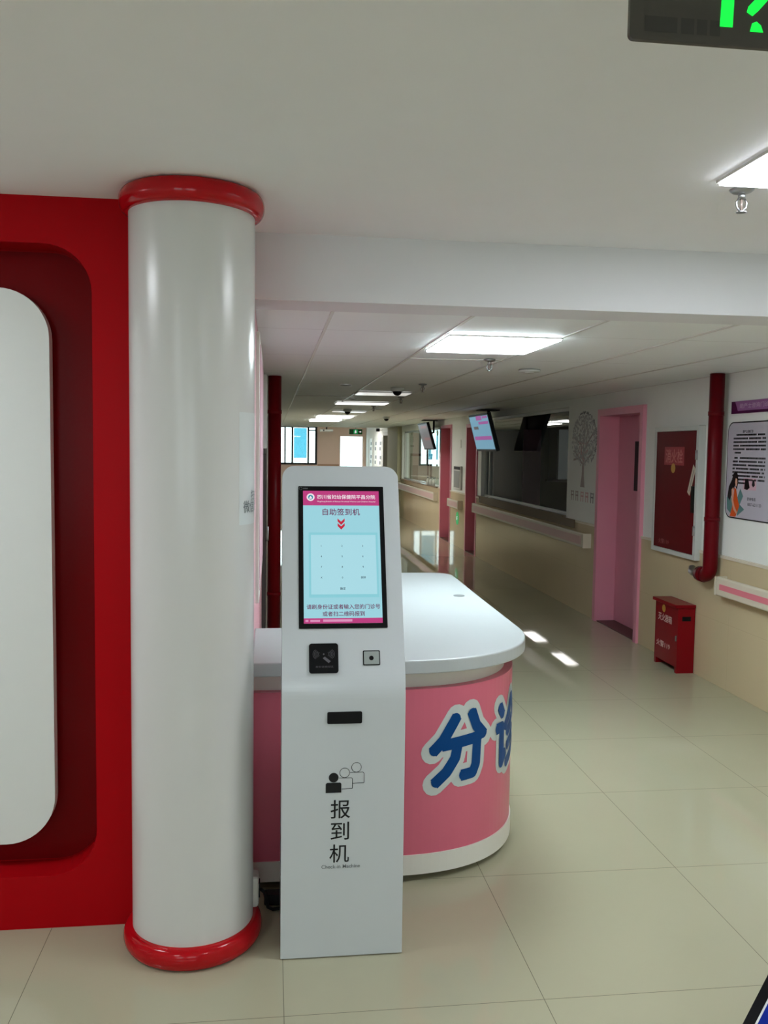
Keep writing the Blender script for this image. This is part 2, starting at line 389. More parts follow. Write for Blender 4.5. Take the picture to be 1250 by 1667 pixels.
struct(RB.build('trim_6', mat('shade_maroon_board', (108, 8, 13), .25, .06)), 'glossy maroon back board added to darken the red wall recess', 'trim')
struct(red_wall(), 'red feature wall with a rounded rectangular recess', 'wall')
pb = thing('display_panel', (-1.35, 3.2, .277), 'large white rounded panel set inside the red wall recess', 'panel')
bm_ = MB(); bm_.rplate(-2.24, -.746, .277, 2.19, .165, FF(0, 0, 3.205), 0, .045, 12); bm_.build('panel_face', 'panelwhite', pb)
for q in (-2.0, -1.0): MB().box(q-.05, q+.05, 3.2055, 3.2225, .6, 1.9).build('mounting_batten', 'red', pb)

# ------------------------------------------------------------------ column
CX_, CY_, CR = -.2575, 3.003, .2005
col = thing('round_column', (CX_, CY_, 0), 'round white column with glossy red rings at floor and ceiling', 'column')
MB().lathe([(CR, .0), (CR, ZM)], (CX_, CY_, 0), n=96).build('shaft', 'white', col)
def ring(z, flip):
    pr = [(CR-.01, 0)]
    for i in range(17):
        t = -math.pi/2+math.pi*i/16
        pr.append((CR+.003+.028*max(0, math.cos(t))**.8, .036+.036*math.sin(t)))
    pr.append((CR-.01, .072))
    return MB().lathe([(r, z+h) for r, h in pr], (CX_, CY_, 0), n=96)
tag(ring(0, 0).build('base_ring', 'redgloss', col), 'glossy red base ring')
tag(ring(ZM-.0725, 1).build('top_ring', 'redgloss', col), 'glossy red top ring')
def on_column(u, z, e=.0012):      # u = arc length to the right of the column's camera-facing line
    a = -math.pi/2+.0857+u/CR
    return V((CX_+(CR+e)*math.cos(a), CY_+(CR+e)*math.sin(a), z))
st = MB()
for txt, size, u0, z0 in (('微信公众号', .042, .285, 1.474), ('扫一扫', .036, .285, 1.51)):
    vs, fs = text_geo(txt, size, .01); st.add([on_column(v[0]+u0, v[1]+z0) for v in vs], fs)
st.solid = False
tag(st.build('caption_lettering', 'grayink', col), 'faint grey caption lettering on the column right side')
bl = MB(); n = 16
bl.add([on_column(.16+.25*i/n, z, .0006) for i in range(n+1) for z in (1.42, 1.78)], [(2*i, 2*i+2, 2*i+3, 2*i+1) for i in range(n)], True); bl.solid = False
tag(bl.build('sticker', mat('pale_blue_sticker', (214, 219, 219), .25, .5), col), 'pale blue sticker wrapped on the column')

# ------------------------------------------------------------------ kiosk
KX = .2355; KY, KZ = 2.82, .904; KD = V((0, .27, .704)).normalized(); KN = V((0, -KD.z, KD.y)); KL = .754
kio = thing('check_in_kiosk', (KX, KY+.14, 0), 'tall white self service check in kiosk with a tilted touchscreen', 'kiosk')
def kiosk_body():
    hw = .2
    rows = [((0, .004), (.30, .004), hw), ((0, KZ-.05), (.30, KZ-.05), hw)]
    for i in range(1, 9):
        t = i/8; q = V((0, KZ-.05))*(1-t)**2+V((0, KZ))*2*t*(1-t)+V((KD.y*.05, KZ+KD.z*.05))*t*t
        rows.append(((q.x, q.y), (.30-.10*t, KZ-.05+.06*t), hw))
    sl = lambda d, s_: ((KD.y*s_+KD.z*d, KZ+KD.z*s_-KD.y*d))
    r_ = .045
    for s_ in (.12, .40, KL-r_): rows.append((sl(0, s_), sl(.06, s_), hw))
    for i in range(1, 9):
        t = math.radians(90*i/8); s_ = KL-r_+r_*math.sin(t); rows.append((sl(0, s_), sl(.06, s_), hw-r_+r_*math.cos(t)))
    o = MB(); vs = []
    for f_, b_, h_ in rows: vs += [(KX-h_, KY+f_[0], f_[1]), (KX+h_, KY+f_[0], f_[1]), (KX+h_, KY+b_[0], b_[1]), (KX-h_, KY+b_[0], b_[1])]
    n_ = len(rows); fs = [(3, 2, 1, 0), tuple(4*(n_-1)+k for k in range(4))]
    for i in range(n_-1):
        for k in range(4): fs.append((4*i+k, 4*i+(k+1) % 4, 4*i+4+(k+1) % 4, 4*i+4+k))
    o.add(vs, fs)
    ob = o.build('body', 'kiosk', kio)
    bv = ob.modifiers.new('soft_edges', 'BEVEL'); bv.width = .005; bv.segments = 3; bv.limit_method = 'ANGLE'; bv.angle_limit = math.radians(50)
    return ob
kiosk_body()
FK = (V((KX, KY, KZ)), V((1, 0, 0)), KD, KN)
scr = MB().rplate(-.145, .1465, .189, .679, .003, FK, .0005, .003).build('screen', 'black', kio); scr['label'] = 'black framed touchscreen'
MB().rect(-.129, .1305, .2055, .662, FK, .0036).build('display', 'screen_bg', scr)
MB().rect(-.129, .1305, .610, .662, FK, .0042).build('banner', 'screen_mag', scr)
MB().rect(-.129, .1305, .2055, .2228, FK, .0042).build('footer_bar', 'screen_mag', scr)
MB().rect(-.111, .122, .2915, .5145, FK, .0042).build('keypad_border', 'screen_edge', scr)
MB().rect(-.104, .115, .302, .506, FK, .0046).build('keypad', 'screen_pad', scr)
t = MB().text('四川省妇幼保健院平昌分院', .0165, (FK[0]+FK[1]*.0185+FK[2]*.6405, *FK[1:]), .0048, .012, fit=(.198, .0155))
t.text('Pingchang Branch of Sichuan Provincial Women and Children Hospital', .006, (FK[0]+FK[1]*.0185+FK[2]*.6235, *FK[1:]), .0048, .01, fit=(.198, .0052))
t.build('banner_lettering', 'screen_white', scr)
MB().flat(disc((-.1035, .639), .0135), FK, .0046).build('emblem_disc', 'screen_white', scr)
t = MB()
t.rect(-.124, -.114, .211, .218, FK, .0046).rect(-.108, -.076, .211, .2175, FK, .0046).rect(-.066, .03, .211, .2185, FK, .0046)
t.build('footer_lettering', 'screen_rose', scr)
lg = MB().flat(disc((-.1035, .639), .0085), FK, .0050); lg.build('hospital_emblem', 'screen_teal', scr)
MB().flat([(-.109, .634), (-.1015, .6325), (-.098, .637), (-.102, .640), (-.1005, .645), (-.106, .641)], FK, .0053).build('emblem_mark', 'screen_white', scr)
MB().text('自助签到机', .024, (FK[0]+FK[2]*.587, *FK[1:]), .0046, .011, fit=(.127, .0245)).build('title_lettering', 'screen_plum', scr)
MB().text('请刷身份证或者输入您的门诊号', .016, (FK[0]+FK[1]*.002+FK[2]*.2605, *FK[1:]), .0046, .012, fit=(.243, .0165)).build('instruction_lettering', 'screen_plum', scr)
MB().text('或者扫二维码报到', .016, (FK[0]+FK[1]*.002+FK[2]*.2370, *FK[1:]), .0046, .012, fit=(.139, .0165)).build('instruction_lettering', 'screen_plum', scr)
cv = MB()
for dz in (0, -.0165):
    cv.flat([(-.013, .564+dz), (-.001, .5525+dz), (.011, .564+dz), (.011, .5535+dz), (-.001, .5410+dz), (-.013, .5535+dz)], FK, .0046)
cv.build('double_chevron', 'screen_red', scr)
for i, row in enumerate((('1', '2', '3'), ('4', '5', '6'), ('7', '8', '9'), ('X', '0', '删除'))):
    for j, ch in enumerate(row): MB().text(ch, .0085, (FK[0]+FK[1]*(-.0695+.0698*j)+FK[2]*(.467-.0362*i), *FK[1:]), .0050, .008).build('key_lettering', 'screen_ink', scr)
MB().text('确定', .0095, (FK[0]+FK[1]*.001+FK[2]*.3205, *FK[1:]), .0050, .01).build('key_lettering', 'screen_ink', scr)
rg = MB()
for i in range(14):
    a, b = 2*math.pi*i/14, 2*math.pi*(i+1)/14
    rg.flat([(-.137+.0055*math.cos(a), .6705+.0055*math.sin(a)), (-.137+.0055*math.cos(b), .6705+.0055*math.sin(b)), (-.137+.0045*math.cos(b), .6705+.0045*math.sin(b)), (-.137+.0045*math.cos(a), .6705+.0045*math.sin(a))], FK, .0036)
for k in range(4): rg.rect(-.128+.004*k, -.1255+.004*k, .6685, .673, FK, .0036)
rg.build('bezel_mark', 'grayink', scr)
rd = MB().rplate(-.113, -.0184, .0435, .140, .009, FK, .0005, .006).build('card_reader', 'black', kio); rd['label'] = 'black square contactless card reader'
ic = MB()
for sgn in (-1, 1):
    for q, R_ in enumerate((.011, .0155, .02, .0245, .029)):
        pts = [(-.0657+sgn*(.006+R_*math.cos(math.radians(a))), .105+R_*.72*math.sin(math.radians(a))) for a in range(-45, 46, 9)]
        for p0, p1 in zip(pts, pts[1:]): ic.flat(stroke2d([p0, p1], .0011, False)[0], FK, .0064)
ic.flat(disc((-.0657, .105), .0026), FK, .0065)
for poly in ([(-.069, .092), (-.062, .097), (-.043, .082), (-.050, .076)],): ic.flat(poly, FK, .0064)
ic.text('身份证感应区', .0075, (FK[0]+FK[1]*-.0635+FK[2]*.0645, *FK[1:]), .0064, 0, fit=(.058, .006))
ic.build('reader_symbol', mat('grey_symbol_print', (92, 90, 96), .5, .3), rd)
sc_ = MB().rplate(.0623, .118, .0673, .1153, .003, FK, .0005, .003).build('scanner_window', 'black', kio); sc_['label'] = 'small code scanner window'
MB().rplate(.0655, .1148, .0705, .1121, .002, FK, .003, .0036).build('scanner_plate', mat('grey_scanner_glass', (150, 158, 156), .2, .5), sc_)
MB().flat(disc((.0895, .0905), .0075), FK, .0040).build('scanner_lens', 'black', sc_)
FB = FF(KX, 0, KY)
tag(MB().rplate(-.0545, .0583, .784, .823, .005, FB, .0005, .004).build('ticket_slot', 'black', kio), 'black horizontal ticket slot')
pic = MB()
pic.flat(disc((-.0319, .606), .016), FB, .0012).flat([(-.0574, .5555), (-.0065, .5555), (-.0065, .585), (-.010, .589), (-.0535, .589), (-.0574, .585)], FB, .001)
tag(pic.build('queue_pictogram', 'ink', kio), 'solid black first figure of the queue pictogram')
def outl(paths, wd=.0018):
    q = MB()
    for path in paths:
        for p0, p1 in zip(path, path[1:]): q.flat(stroke2d([p0, p1], wd, False)[0], FB, .001)
    q.solid = False
    tag(q.build('queue_pictogram', 'ink', kio), 'outlined figure of the queue pictogram')
def circ(cx, cz): return [(cx+.0158*math.cos(math.radians(a)), cz+.0158*math.sin(math.radians(a))) for a in range(0, 361, 12)]
outl([circ(.0038, .621), [(-.0145, .604), (.026, .604), (.0294, .6005), (.0294, .5685), (-.0055, .5675)]])
outl([circ(.042, .638), [(.021, .6215), (.0635, .6215), (.067, .618), (.067, .586), (.030, .585)]])
tt = MB()
for ch, xz, hh in (('报', (-.009, .5005), (.064, .062)), ('到', (-.010, .4277), (.060, .060)), ('机', (-.0115, .3525), (.064, .061))):
    tt.text(ch, .06, (FB[0]+FB[1]*xz[0]+FB[2]*xz[1], *FB[1:]), .001, .006, fit=hh)
tag(tt.build('front_lettering', 'ink', kio), 'black vertical Chinese lettering')
tag(MB().text('Check-in Machine', .016, (FB[0]+FB[1]*-.006+FB[2]*.309, *FB[1:]), .001, .008, fit=(.126, .0125)).build('front_subtitle', 'grayink', kio), 'small grey English lettering')

# ------------------------------------------------------------------ reception desk
def desk_outline(ins=0, n=2.35, seg=28):
    xa, xr, yf, yc = .45, 1.105-ins, 3.25+ins, 3.9
    a, b = xr-xa, yc-yf; p = []
    p.append((XL+.006, yf))
    for i in range(7): p.append((XL+.006+(xa-XL-.006)*(i+1)/7*.999, yf))
    for i in range(1, seg+1):
        t = math.pi/2*i/seg; p.append((xa+a*math.sin(t)**(2/n), yc-b*math.cos(t)**(2/n)))
    p += [(xr+.012, 4.6), (xr+.028, 5.3)]
    r = .12
    for i in range(7):
        t = math.pi/2*i/6; p.append((xr+.03-r+r*math.cos(t), 5.62-ins-r+r*math.sin(t)))
    return p
def desk_ring(ins, z0, z1, iw=0):
    out = desk_outline(ins); inn = [(.50+iw, 5.62-ins), (.50+iw, 3.90-iw), (XL+.006, 3.90-iw)]
    return MB().prism(out+inn, (V((0, 0, z0)), V((1, 0, 0)), V((0, 1, 0)), V((0, 0, 1))), z1-z0)
dk = thing('reception_desk', (.5, 3.6, 0), 'pink and white curved reception desk behind the kiosk', 'desk')
ct = desk_ring(0, .828, .88).build('countertop', 'desktop', dk); ct['label'] = 'white rounded L-shaped countertop'
bv = ct.modifiers.new('soft_edges', 'BEVEL'); bv.width = .006; bv.segments = 3; bv.limit_method = 'ANGLE'; bv.angle_limit = math.radians(50)
MB().cyl((1.011, 4.709, .8802), .03, .003, n=24).build('cable_grommet', mat('grey_grommet', (120, 124, 124), .4, .4), ct)
desk_ring(.085, .757, .828, .05).build('neck_band', 'deskwhite', dk)
tag(desk_ring(.05, .108, .757, .04).build('body', 'deskpink', dk), 'pink curved desk front')
tag(desk_ring(.045, .030, .108, .04).build('base_band', 'deskwhite', dk), 'white base band')
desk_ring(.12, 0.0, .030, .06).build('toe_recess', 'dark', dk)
PATH = desk_outline(.05)
def on_desk(s_, z, e):
    L = 0
    for (x0, y0), (x1, y1) in zip(PATH, PATH[1:]):
        d = math.hypot(x1-x0, y1-y0)
        if L+d >= s_: f = (s_-L)/d; nx, ny = (y1-y0)/d, -(x1-x0)/d; return V((x0+(x1-x0)*f+nx*e, y0+(y1-y0)*f+ny*e, z))
        L += d
def desk_s(x):
    L = 0
    for (x0, y0), (x1, y1) in zip(PATH, PATH[1:]):
        d = math.hypot(x1-x0, y1-y0)
        if x0 <= x <= x1 and x1 > x0: return L+d*(x-x0)/(x1-x0)
        L += d
def desk_char(strokes, s0, z0, wu, hz, name_, parent, ew=.046, hw=.092):
    for nm_, wd, e, mt in (('letter_border', hw, .0015, 'halo'), ('letter', ew, .0035, 'blue')):
        o = MB(); q = 0
        for path in strokes:
            path = [(s0+p[0]*wu, z0+p[1]*hz) for p in path]
            fine = [path[0]]
            for p0, p1 in zip(path, path[1:]):
                k = max(1, int(math.hypot(p1[0]-p0[0], p1[1]-p0[1])/.012))
                fine += [(p0[0]+(p1[0]-p0[0])*i/k, p0[1]+(p1[1]-p0[1])*i/k) for i in range(1, k+1)]
            for poly in stroke2d(fine, wd, True if mt == 'halo' else False):
                q += 1; o.add([on_desk(p[0], p[1], e+q*2e-6) for p in poly], [tuple(range(len(poly)))])
        o.solid = False
        yield o.build(nm_, mt, parent)
FEN = [[(.44, .94), (.22, .62), (.05, .47)], [(.70, .98), (.80, .76), (.97, .60)], [(.20, .55), (.86, .60)], [(.82, .59), (.80, .22), (.74, .11), (.52, .10)], [(.46, .55), (.42, .36), (.28, .18), (.08, .03)]]
ZHEN = [[(.12, .92), (.24, .76)], [(.02, .60), (.20, .60), (.20, .08), (.34, .22)], [(.66, .98), (.52, .74), (.32, .56)], [(.66, .98), (.80, .74), (1.0, .58)], [(.72, .66), (.60, .54), (.42, .46)], [(.80, .48), (.64, .34), (.42, .26)], [(.90, .30), (.68, .12), (.38, .02)]]
# ------------------------------------------------------------------ placed lettering on the desk
S0 = desk_s(.605)
for strokes, s0 in ((FEN, S0), (ZHEN, S0+.335)):
    for o in desk_char(strokes, s0, .372, .265, .285, 'x', dk):
        o['label'] = 'dark blue letter stroke' if o.name.startswith('letter') and 'border' not in o.name else 'pale letter border'

# outlet box and adapter beside the column
so = thing('outlet_box', (-.05, 3.07, .07), 'small white outlet box low beside the column base', 'outlet')
MB().box(-.085, -.038, 3.03, 3.10, .07, .18, .012).build('casing', 'deskwhite', so)
MB().box(-.04, -.034, 3.045, 3.085, .10, .15).build('plug', 'black', so)
cab = MB().tube([(-.030, 3.065, .12), (-.018, 3.08, .10), (-.006, 3.11, .03), (.01, 3.135, .008), (.08, 3.145, .008), (.16, 3.15, .008)], .006, 8)
tag(cab.build('power_cable', 'blackmatt', None, (.05, 3.09, .0)), 'black power cable on the floor behind the kiosk', 'cable')
ad = thing('power_strip', (.05, 3.20, 0), 'dark power strip on the floor under the desk edge', 'power strip')
MB().box(-.02, .16, 3.17, 3.22, .002, .042, .006).build('casing', 'blackmatt', ad)
MB().box(.12, .14, 3.185, 3.205, .040, .047).build('switch', 'darkred', ad)

# ------------------------------------------------------------------ ceiling lamps
def lamp(x0, x1, y0, y1, z, mt, label, group):
    t_ = thing('ceiling_light', ((x0+x1)/2, (y0+y1)/2, z), label, 'ceiling light', group)
    f = MB(); w_ = .007
    for a in ((x0-w_, x1+w_, y0-w_, y0), (x0-w_, x1+w_, y1, y1+w_), (x0-w_, x0, y0, y1), (x1, x1+w_, y0, y1)): f.box(*a, z-.010, z-.001)
    f.build('frame', 'tbar', t_); MB().box(x0, x1, y0, y1, z-.017, z-.001).build('diffuser', mt, t_); return t_
GH, GC = 'square lamps in the hall ceiling', 'lamps along the corridor ceiling'
lamp(1.315, 1.915, 1.97, 2.57, ZM, 'lamp_hall', 'bright ceiling lamp at the upper right beside the near sprinkler', GH)
lamp(-2.3, -1.7, 1.97, 2.57, ZM, 'lamp_hall', 'square hall lamp in front of the red wall', GH)
lamp(1.315, 1.915, -1.5, -.9, ZM, 'lamp_hall', 'square hall lamp behind the viewer on the right', GH)
lamp(-2.3, -1.7, -1.5, -.9, ZM, 'lamp_hall', 'square hall lamp behind the viewer on the left', GH)
lamp(.858, 1.415, 4.31, 4.98, ZC, 'lamp_corridor', 'large bright square lamp just past the beam', GC)
lamp(.84, 1.36, 8.75, 9.15, ZC, 'lamp_dim', 'unlit pale lamp with a faint added glow in the middle of the corridor ceiling', GC)  # panel is off; weak emission stands in for its pale tone
lamp(.78, 1.40, 10.75, 11.2, ZC, 'lamp_mid', 'lit lamp just beyond the unlit corridor lamp', GC)
lamp(.90, 1.40, 13.3, 13.6, ZC, 'lamp_dim', 'faint narrow lamp between the lit lamps down the corridor', GC)
lamp(.80, 1.40, 15.5, 16.4, ZC, 'lamp_far', 'bright far lamp third nearest the corridor end', GC)
lamp(.76, 1.35, 17.5, 18.4, ZC, 'lamp_far', 'bright far lamp second nearest the corridor end', GC)
lamp(1.6, 2.3, 26.2, 27.0, 2.42, 'lamp_end', 'lamp in the raised ceiling before the far wall', GC)

# ------------------------------------------------------------------ sprinklers, detectors, downlights
def sprinkler(loc, label):
    x, y, z = loc; t_ = thing('fire_sprinkler', loc, label, 'sprinkler', 'ceiling sprinklers')
    MB().lathe([(0, 0), (.036, 0), (.036, -.004), (.028, -.010), (.012, -.014), (0, -.014)], loc, n=28).build('escutcheon', 'steel', t_)
    f = MB().cyl((x, y, z-.030), .011, .018, n=16)
    for s_ in (-1, 1): f.tube([(x+s_*.010, y, z-.028), (x+s_*.017, y, z-.040), (x+s_*.015, y, z-.055), (x+s_*.003, y, z-.066)], .0028, 8)
    f.build('yoke', 'steel', t_)
    MB().cyl((x, y, z-.064), .0035, .036, n=10).build('bulb', mat('bulb_glass', (130, 116, 108), .1), t_)
    d = MB().cyl((x, y, z-.069), .006, .004, n=16)
    for k in range(10):
        a = 2*math.pi*k/10; d.prism([(.004, -.003), (.016, -.004), (.016, .004), (.004, .003)], (V((x, y, z-.070)), V((math.cos(a), math.sin(a), 0)), V((-math.sin(a), math.cos(a), 0)), V((0, 0, 1))), .0016)
    d.build('deflector', 'steel', t_); return t_
sp = sprinkler((1.43, 2.65, ZM), 'chrome sprinkler hanging beside the upper right lamp')
clone(sp, (1.336, 5.46, ZC), 'sprinkler just past the large bright corridor lamp', 'ceiling sprinklers')
clone(sp, (1.286, 7.64, ZC), 'sprinkler to the right of the round ceiling camera', 'ceiling sprinklers')
clone(sp, (1.38, 9.6, ZC), 'tiny sprinkler past the unlit corridor lamp', 'ceiling sprinklers')
clone(sp, (1.32, 11.7, ZC), 'tiny sprinkler just beyond the lit far lamp', 'ceiling sprinklers')
def dome(loc, label):
    t_ = thing('dome_camera', loc, label, 'camera', 'dome cameras on the corridor ceiling')
    MB().lathe([(0, 0), (.062, 0), (.062, -.028), (.05, -.036), (0, -.036)], loc, n=28).build('housing', 'alu', t_)
    MB().lathe([(.042, -.034), (.04, -.05), (.028, -.066), (.012, -.074), (0, -.075)], loc, n=24).build('dome', 'black', t_); return t_
dc = dome((1.137, 8.15, ZC), 'dark dome camera nearest on the corridor ceiling')
clone(dc, (1.08, 12.9, ZC), 'dome camera by the far lamps', 'dome cameras on the corridor ceiling')
clone(dc, (1.99, 15.6, ZC), 'dome camera on the ceiling before the hanging far monitor', 'dome cameras on the corridor ceiling')
def downlight(loc, label):
    t_ = thing('downlight', loc, label, 'downlight', 'round recessed downlights')
    MB().lathe([(.028, -.001), (.05, -.001), (.05, -.006), (.044, -.010), (.034, -.007), (.028, -.001)], loc, n=28).build('trim_ring', 'steel', t_)
    MB().cyl((loc[0], loc[1], loc[2]-.004), .03, .003, n=24).build('lens', 'lamp_dim', t_); return t_
dl = downlight((.647, 7.92, ZC), 'round downlight left of the dome camera')
clone(dl, (.9, 10.1, ZC), 'round downlight just before the lit far lamp', 'round recessed downlights')
clone(dl, (1.5, 12.6, ZC), 'small round downlight beyond the lit lamp', 'round recessed downlights')
t_ = thing('smoke_detector', (1.775, 6.09, ZC), 'flat pale round detector plate on the corridor ceiling right side', 'detector')
MB().lathe([(0, 0), (.075, 0), (.075, -.010), (.066, -.016), (0, -.018)], (1.775, 6.09, ZC), n=32).build('cover', 'alu', t_)
MB().lathe([(.03, -.017), (.03, -.024), (0, -.026)], (1.775, 6.09, ZC), n=20).build('sensor', 'frame', t_)

# ------------------------------------------------------------------ exit signs
ex = thing('exit_sign', (.70, 1.3, 2.27), 'dark hanging exit sign with green symbols at the top right corner', 'exit sign')
FE = FF(.511, 2.2675, 1.285)
MB().rplate(0, .38, 0, .155, .008, FE, -.008, 0).build('casing', 'signface', ex)
for q in (.60, .80): MB().box(q, q+.01, 1.286, 1.293, 2.427, ZM).build('hanger', 'steel', ex)
e_ = MB(); 
e_.flat([(.137, .026), (.157, .026), (.160, .135), (.141, .135)], FE, .001)
e_.flat([(.100, .128), (.205, .128), (.205, .110), (.100, .110)], FE, .0012)
e_.flat([(.187, .044), (.178, .049), (.180, .057), (.197, .075), (.207, .100), (.222, .098), (.212, .070), (.196, .052)], FE, .001)
e_.flat([(.184, .022), (.205, .022), (.201, .032), (.194, .037), (.187, .034)], FE, .001)
e_.flat([(.220, .050), (.234, .050), (.240, .080), (.232, .110), (.216, .110), (.218, .078)], FE, .001)
e_.flat(disc((.232, .130), .011), FE, .001)
e_.build('running_symbol', 'green', ex)
sl_ = MB()
for a, b in ((.022, .072), (.078, .098), (.102, .118), (.122, .138)): sl_.rect(a, b, .012, .034, FE, .0008)
sl_.build('vent_label', mat('darker_sign_print', (54, 51, 47), .4, .4), ex)
t_ = thing('corridor_exit_sign', (2.23, 24, 2.1), 'small green exit sign hanging above the far bright doorway', 'exit sign')
FX = FF(2.06, 2.045, 23.95)
MB().plate(0, .35, 0, .14, FX, -.03, 0).build('casing', 'greenplate', t_)
MB().rect(.115, .225, .015, .125, FX, .004).build('lit_panel', 'greensoft', t_)
MB().flat([(.15, .03), (.165, .03), (.175, .06), (.19, .04), (.2, .05), (.18, .09), (.16, .095), (.145, .07)], FX, .008).flat(disc((.17, .108), .011), FX, .008).build('running_symbol', 'screen_white', t_)
MB().flat([(.26, .063), (.29, .063), (.29, .045), (.325, .07), (.29, .095), (.29, .077), (.26, .077)], FX, .004).build('arrow_symbol', 'screen_white', t_)
MB().box(2.22, 2.24, 23.96, 23.975, 2.185, ZC).build('hanger', 'steel', t_)
t_ = thing('evacuation_marker', (XR-.012, 15.1, .47), 'small round green evacuation marker low on the wall between rose doors', 'marker')
MB().cyl((XR-.012, 15.1, .49), .11, .008, (-1, 0, 0), 28).build('disc', 'greensoft', t_)
MB().flat([(-.03, -.03), (-.01, -.035), (.005, 0), (.02, -.03), (.03, -.02), (.015, .02), (.03, .04), (-.02, .035)], FW(15.1, .49, XR-.0205), .001).build('running_symbol', 'screen_white', t_)

# ------------------------------------------------------------------ doors in the right wall
def door(idx, y0, y1, zt, matl, frame, label, rec=.165, win=None, proud=.035, fwid=.075):
    t_ = thing('door_%d' % idx, (XR, (y0+y1)/2, 0), label, 'door', None, 'structure')
    f = MB()
    f.box(XR-proud, XR+.198, y0-fwid, y0+.006, 0, zt+fwid).box(XR-proud, XR+.198, y1-.006, y1+fwid, 0, zt+fwid).box(XR-proud, XR+.198, y0+.006, y1-.006, zt-.006, zt+fwid)
    f.build('frame', frame, t_)
    lf = MB().box(XR+rec, XR+rec+.035, y0+.008, y1-.008, .012, zt-.008).build('leaf', matl, t_)
    MB().box(XR-.01, XR+.2, y0+.008, y1-.008, .001, .008).build('threshold', 'threshold', t_)
    if win:
        g = MB().box(XR+rec-.006, XR+rec, win[0], win[1], win[2], win[3]).build('viewing_window', 'black', lf)
    h = MB().tube([(XR+rec, y0+.09, 1.02), (XR+rec-.045, y0+.09, 1.02), (XR+rec-.045, y0+.2, 1.02)], .009, 8).build('handle', 'steel', lf)
    return t_
door(1, D1[0], D1[1], D1[2], 'doorpink', 'doorpink', 'pale pink recessed door nearest the fire hose cabinet', win=(7.70, 7.99, 1.31, 1.77), fwid=.06)
door(2, D2[0], D2[1], D2[2], 'doorrose', 'doorframe', 'rose door beside the dark service window', proud=.02, fwid=.05)
door(3, D3[0], D3[1], D3[2], 'doorrose', 'doorframe', 'rose door farther along by the bright service window', proud=.02, fwid=.05)
door(4, D4[0], D4[1], D4[2], 'brown', 'frame', 'dark brown doorway far down the right wall', proud=.03, fwid=.09)
# ------------------------------------------------------------------ service windows
def service_window(idx, y0, y1, z0, z1, pane, label, mull):
    t_ = thing('window_%d' % idx, (XR, (y0+y1)/2, z0), label, 'window', None, 'structure')
    f = MB(); w_ = .035; xa, xb = XR+.06, XR+.11
    f.box(xa, xb, y0, y1, z0, z0+w_).box(xa, xb, y0, y1, z1-w_, z1).box(xa, xb, y0, y0+w_, z0, z1).box(xa, xb, y1-w_, y1, z0, z1)
    for q in mull: f.box(xa, xb, q-.015, q+.015, z0, z1)
    f.build('window_frame', 'alu', t_)
    MB().box(XR+.083, XR+.087, y0+w_, y1-w_, z0+w_, z1-w_).build('pane', pane, t_)
    MB().box(XR-.05, XR+.198, y0+.002, y1-.002, z0, z0+.02).build('sill', 'sill', t_); return t_
sw = service_window(1, *W1, 'darkglass', 'wide dark glazed service window with reflections', (13.2,))
MB().box(XR-.03, XR-.021, W1[0]-.35, W1[1], .862, .952).build('apron', 'sill', sw)
service_window(2, *W2, 'glass', 'bright glazed service window far along the right wall', ())
# room behind the dark window
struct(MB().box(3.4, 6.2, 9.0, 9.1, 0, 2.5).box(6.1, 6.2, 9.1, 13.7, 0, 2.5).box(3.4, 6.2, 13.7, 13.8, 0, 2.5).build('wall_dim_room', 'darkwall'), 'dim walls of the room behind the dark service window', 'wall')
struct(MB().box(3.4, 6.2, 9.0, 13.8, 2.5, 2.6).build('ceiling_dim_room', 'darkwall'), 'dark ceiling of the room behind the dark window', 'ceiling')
t_ = thing('window_3', (4.55, 13.68, 1.2), 'grey lit inner window inside the dark room', 'window', None, 'structure')
MB().box(4.34, 4.37, 13.66, 13.7, 1.22, 2.04).box(4.82, 4.85, 13.66, 13.7, 1.22, 2.04).box(4.34, 4.85, 13.66, 13.7, 2.01, 2.04).box(4.30, 4.88, 13.62, 13.7, 1.19, 1.225).build('window_frame', 'blackmatt', t_)
MB().box(4.30, 4.88, 13.60, 13.66, 1.185, 1.22).build('ledge', 'frame', t_)
MB().box(4.47, 4.485, 13.65, 13.69, 1.225, 2.01).build('mullion', 'frame', t_)
MB().box(4.372, 4.468, 13.675, 13.685, 1.226, 2.008).build('dark_leaf', 'blackmatt', t_)
MB().box(4.37, 4.82, 13.69, 13.699, 1.225, 2.01).build('pane', 'frosted', t_)
t_ = thing('door_5', (4.08, 13.68, 0), 'dim pink door inside the dark room', 'door', None, 'structure')
MB().box(3.92, 4.20, 13.66, 13.7, .002, 2.0).build('leaf', 'doorpink', t_)
def chair(loc, rz, label, group):
    x, y, z = loc; t_ = thing('office_chair', loc, label, 'chair', group)
    MB().box(x-.22, x+.22, y-.22, y+.22, .44, .51, .03).build('seat', 'blackmatt', t_)
    b = MB(); b.prism(rrect(-.2, .2, .60, 1.22, .19, 8), (V((x, y+.24, 0)), V((1, 0, 0)), V((0, 0, 1)), V((0, -1, 0))), .05); b.build('backrest', 'blackmatt', t_)
    MB().tube([(x, y+.1, .44), (x, y+.23, .46), (x, y+.25, .65)], .015, 8).build('back_bar', 'black', t_)
    MB().cyl((x, y, .08), .025, .37, n=14).build('post', 'steel', t_)
    for k in range(5):
        a = 2*math.pi*k/5+.3; MB().tube([(x, y, .09), (x+.26*math.cos(a), y+.26*math.sin(a), .06), (x+.27*math.cos(a), y+.27*math.sin(a), .0)], [.02, .014, .02], 8).build('leg', 'black', t_)
    t_.rotation_euler.z = rz; return t_
ch = chair((3.78, 11.3, 0), 0, 'black chair with rounded back inside the dark room', 'office chairs')
ch.rotation_euler.z = math.radians(-75)
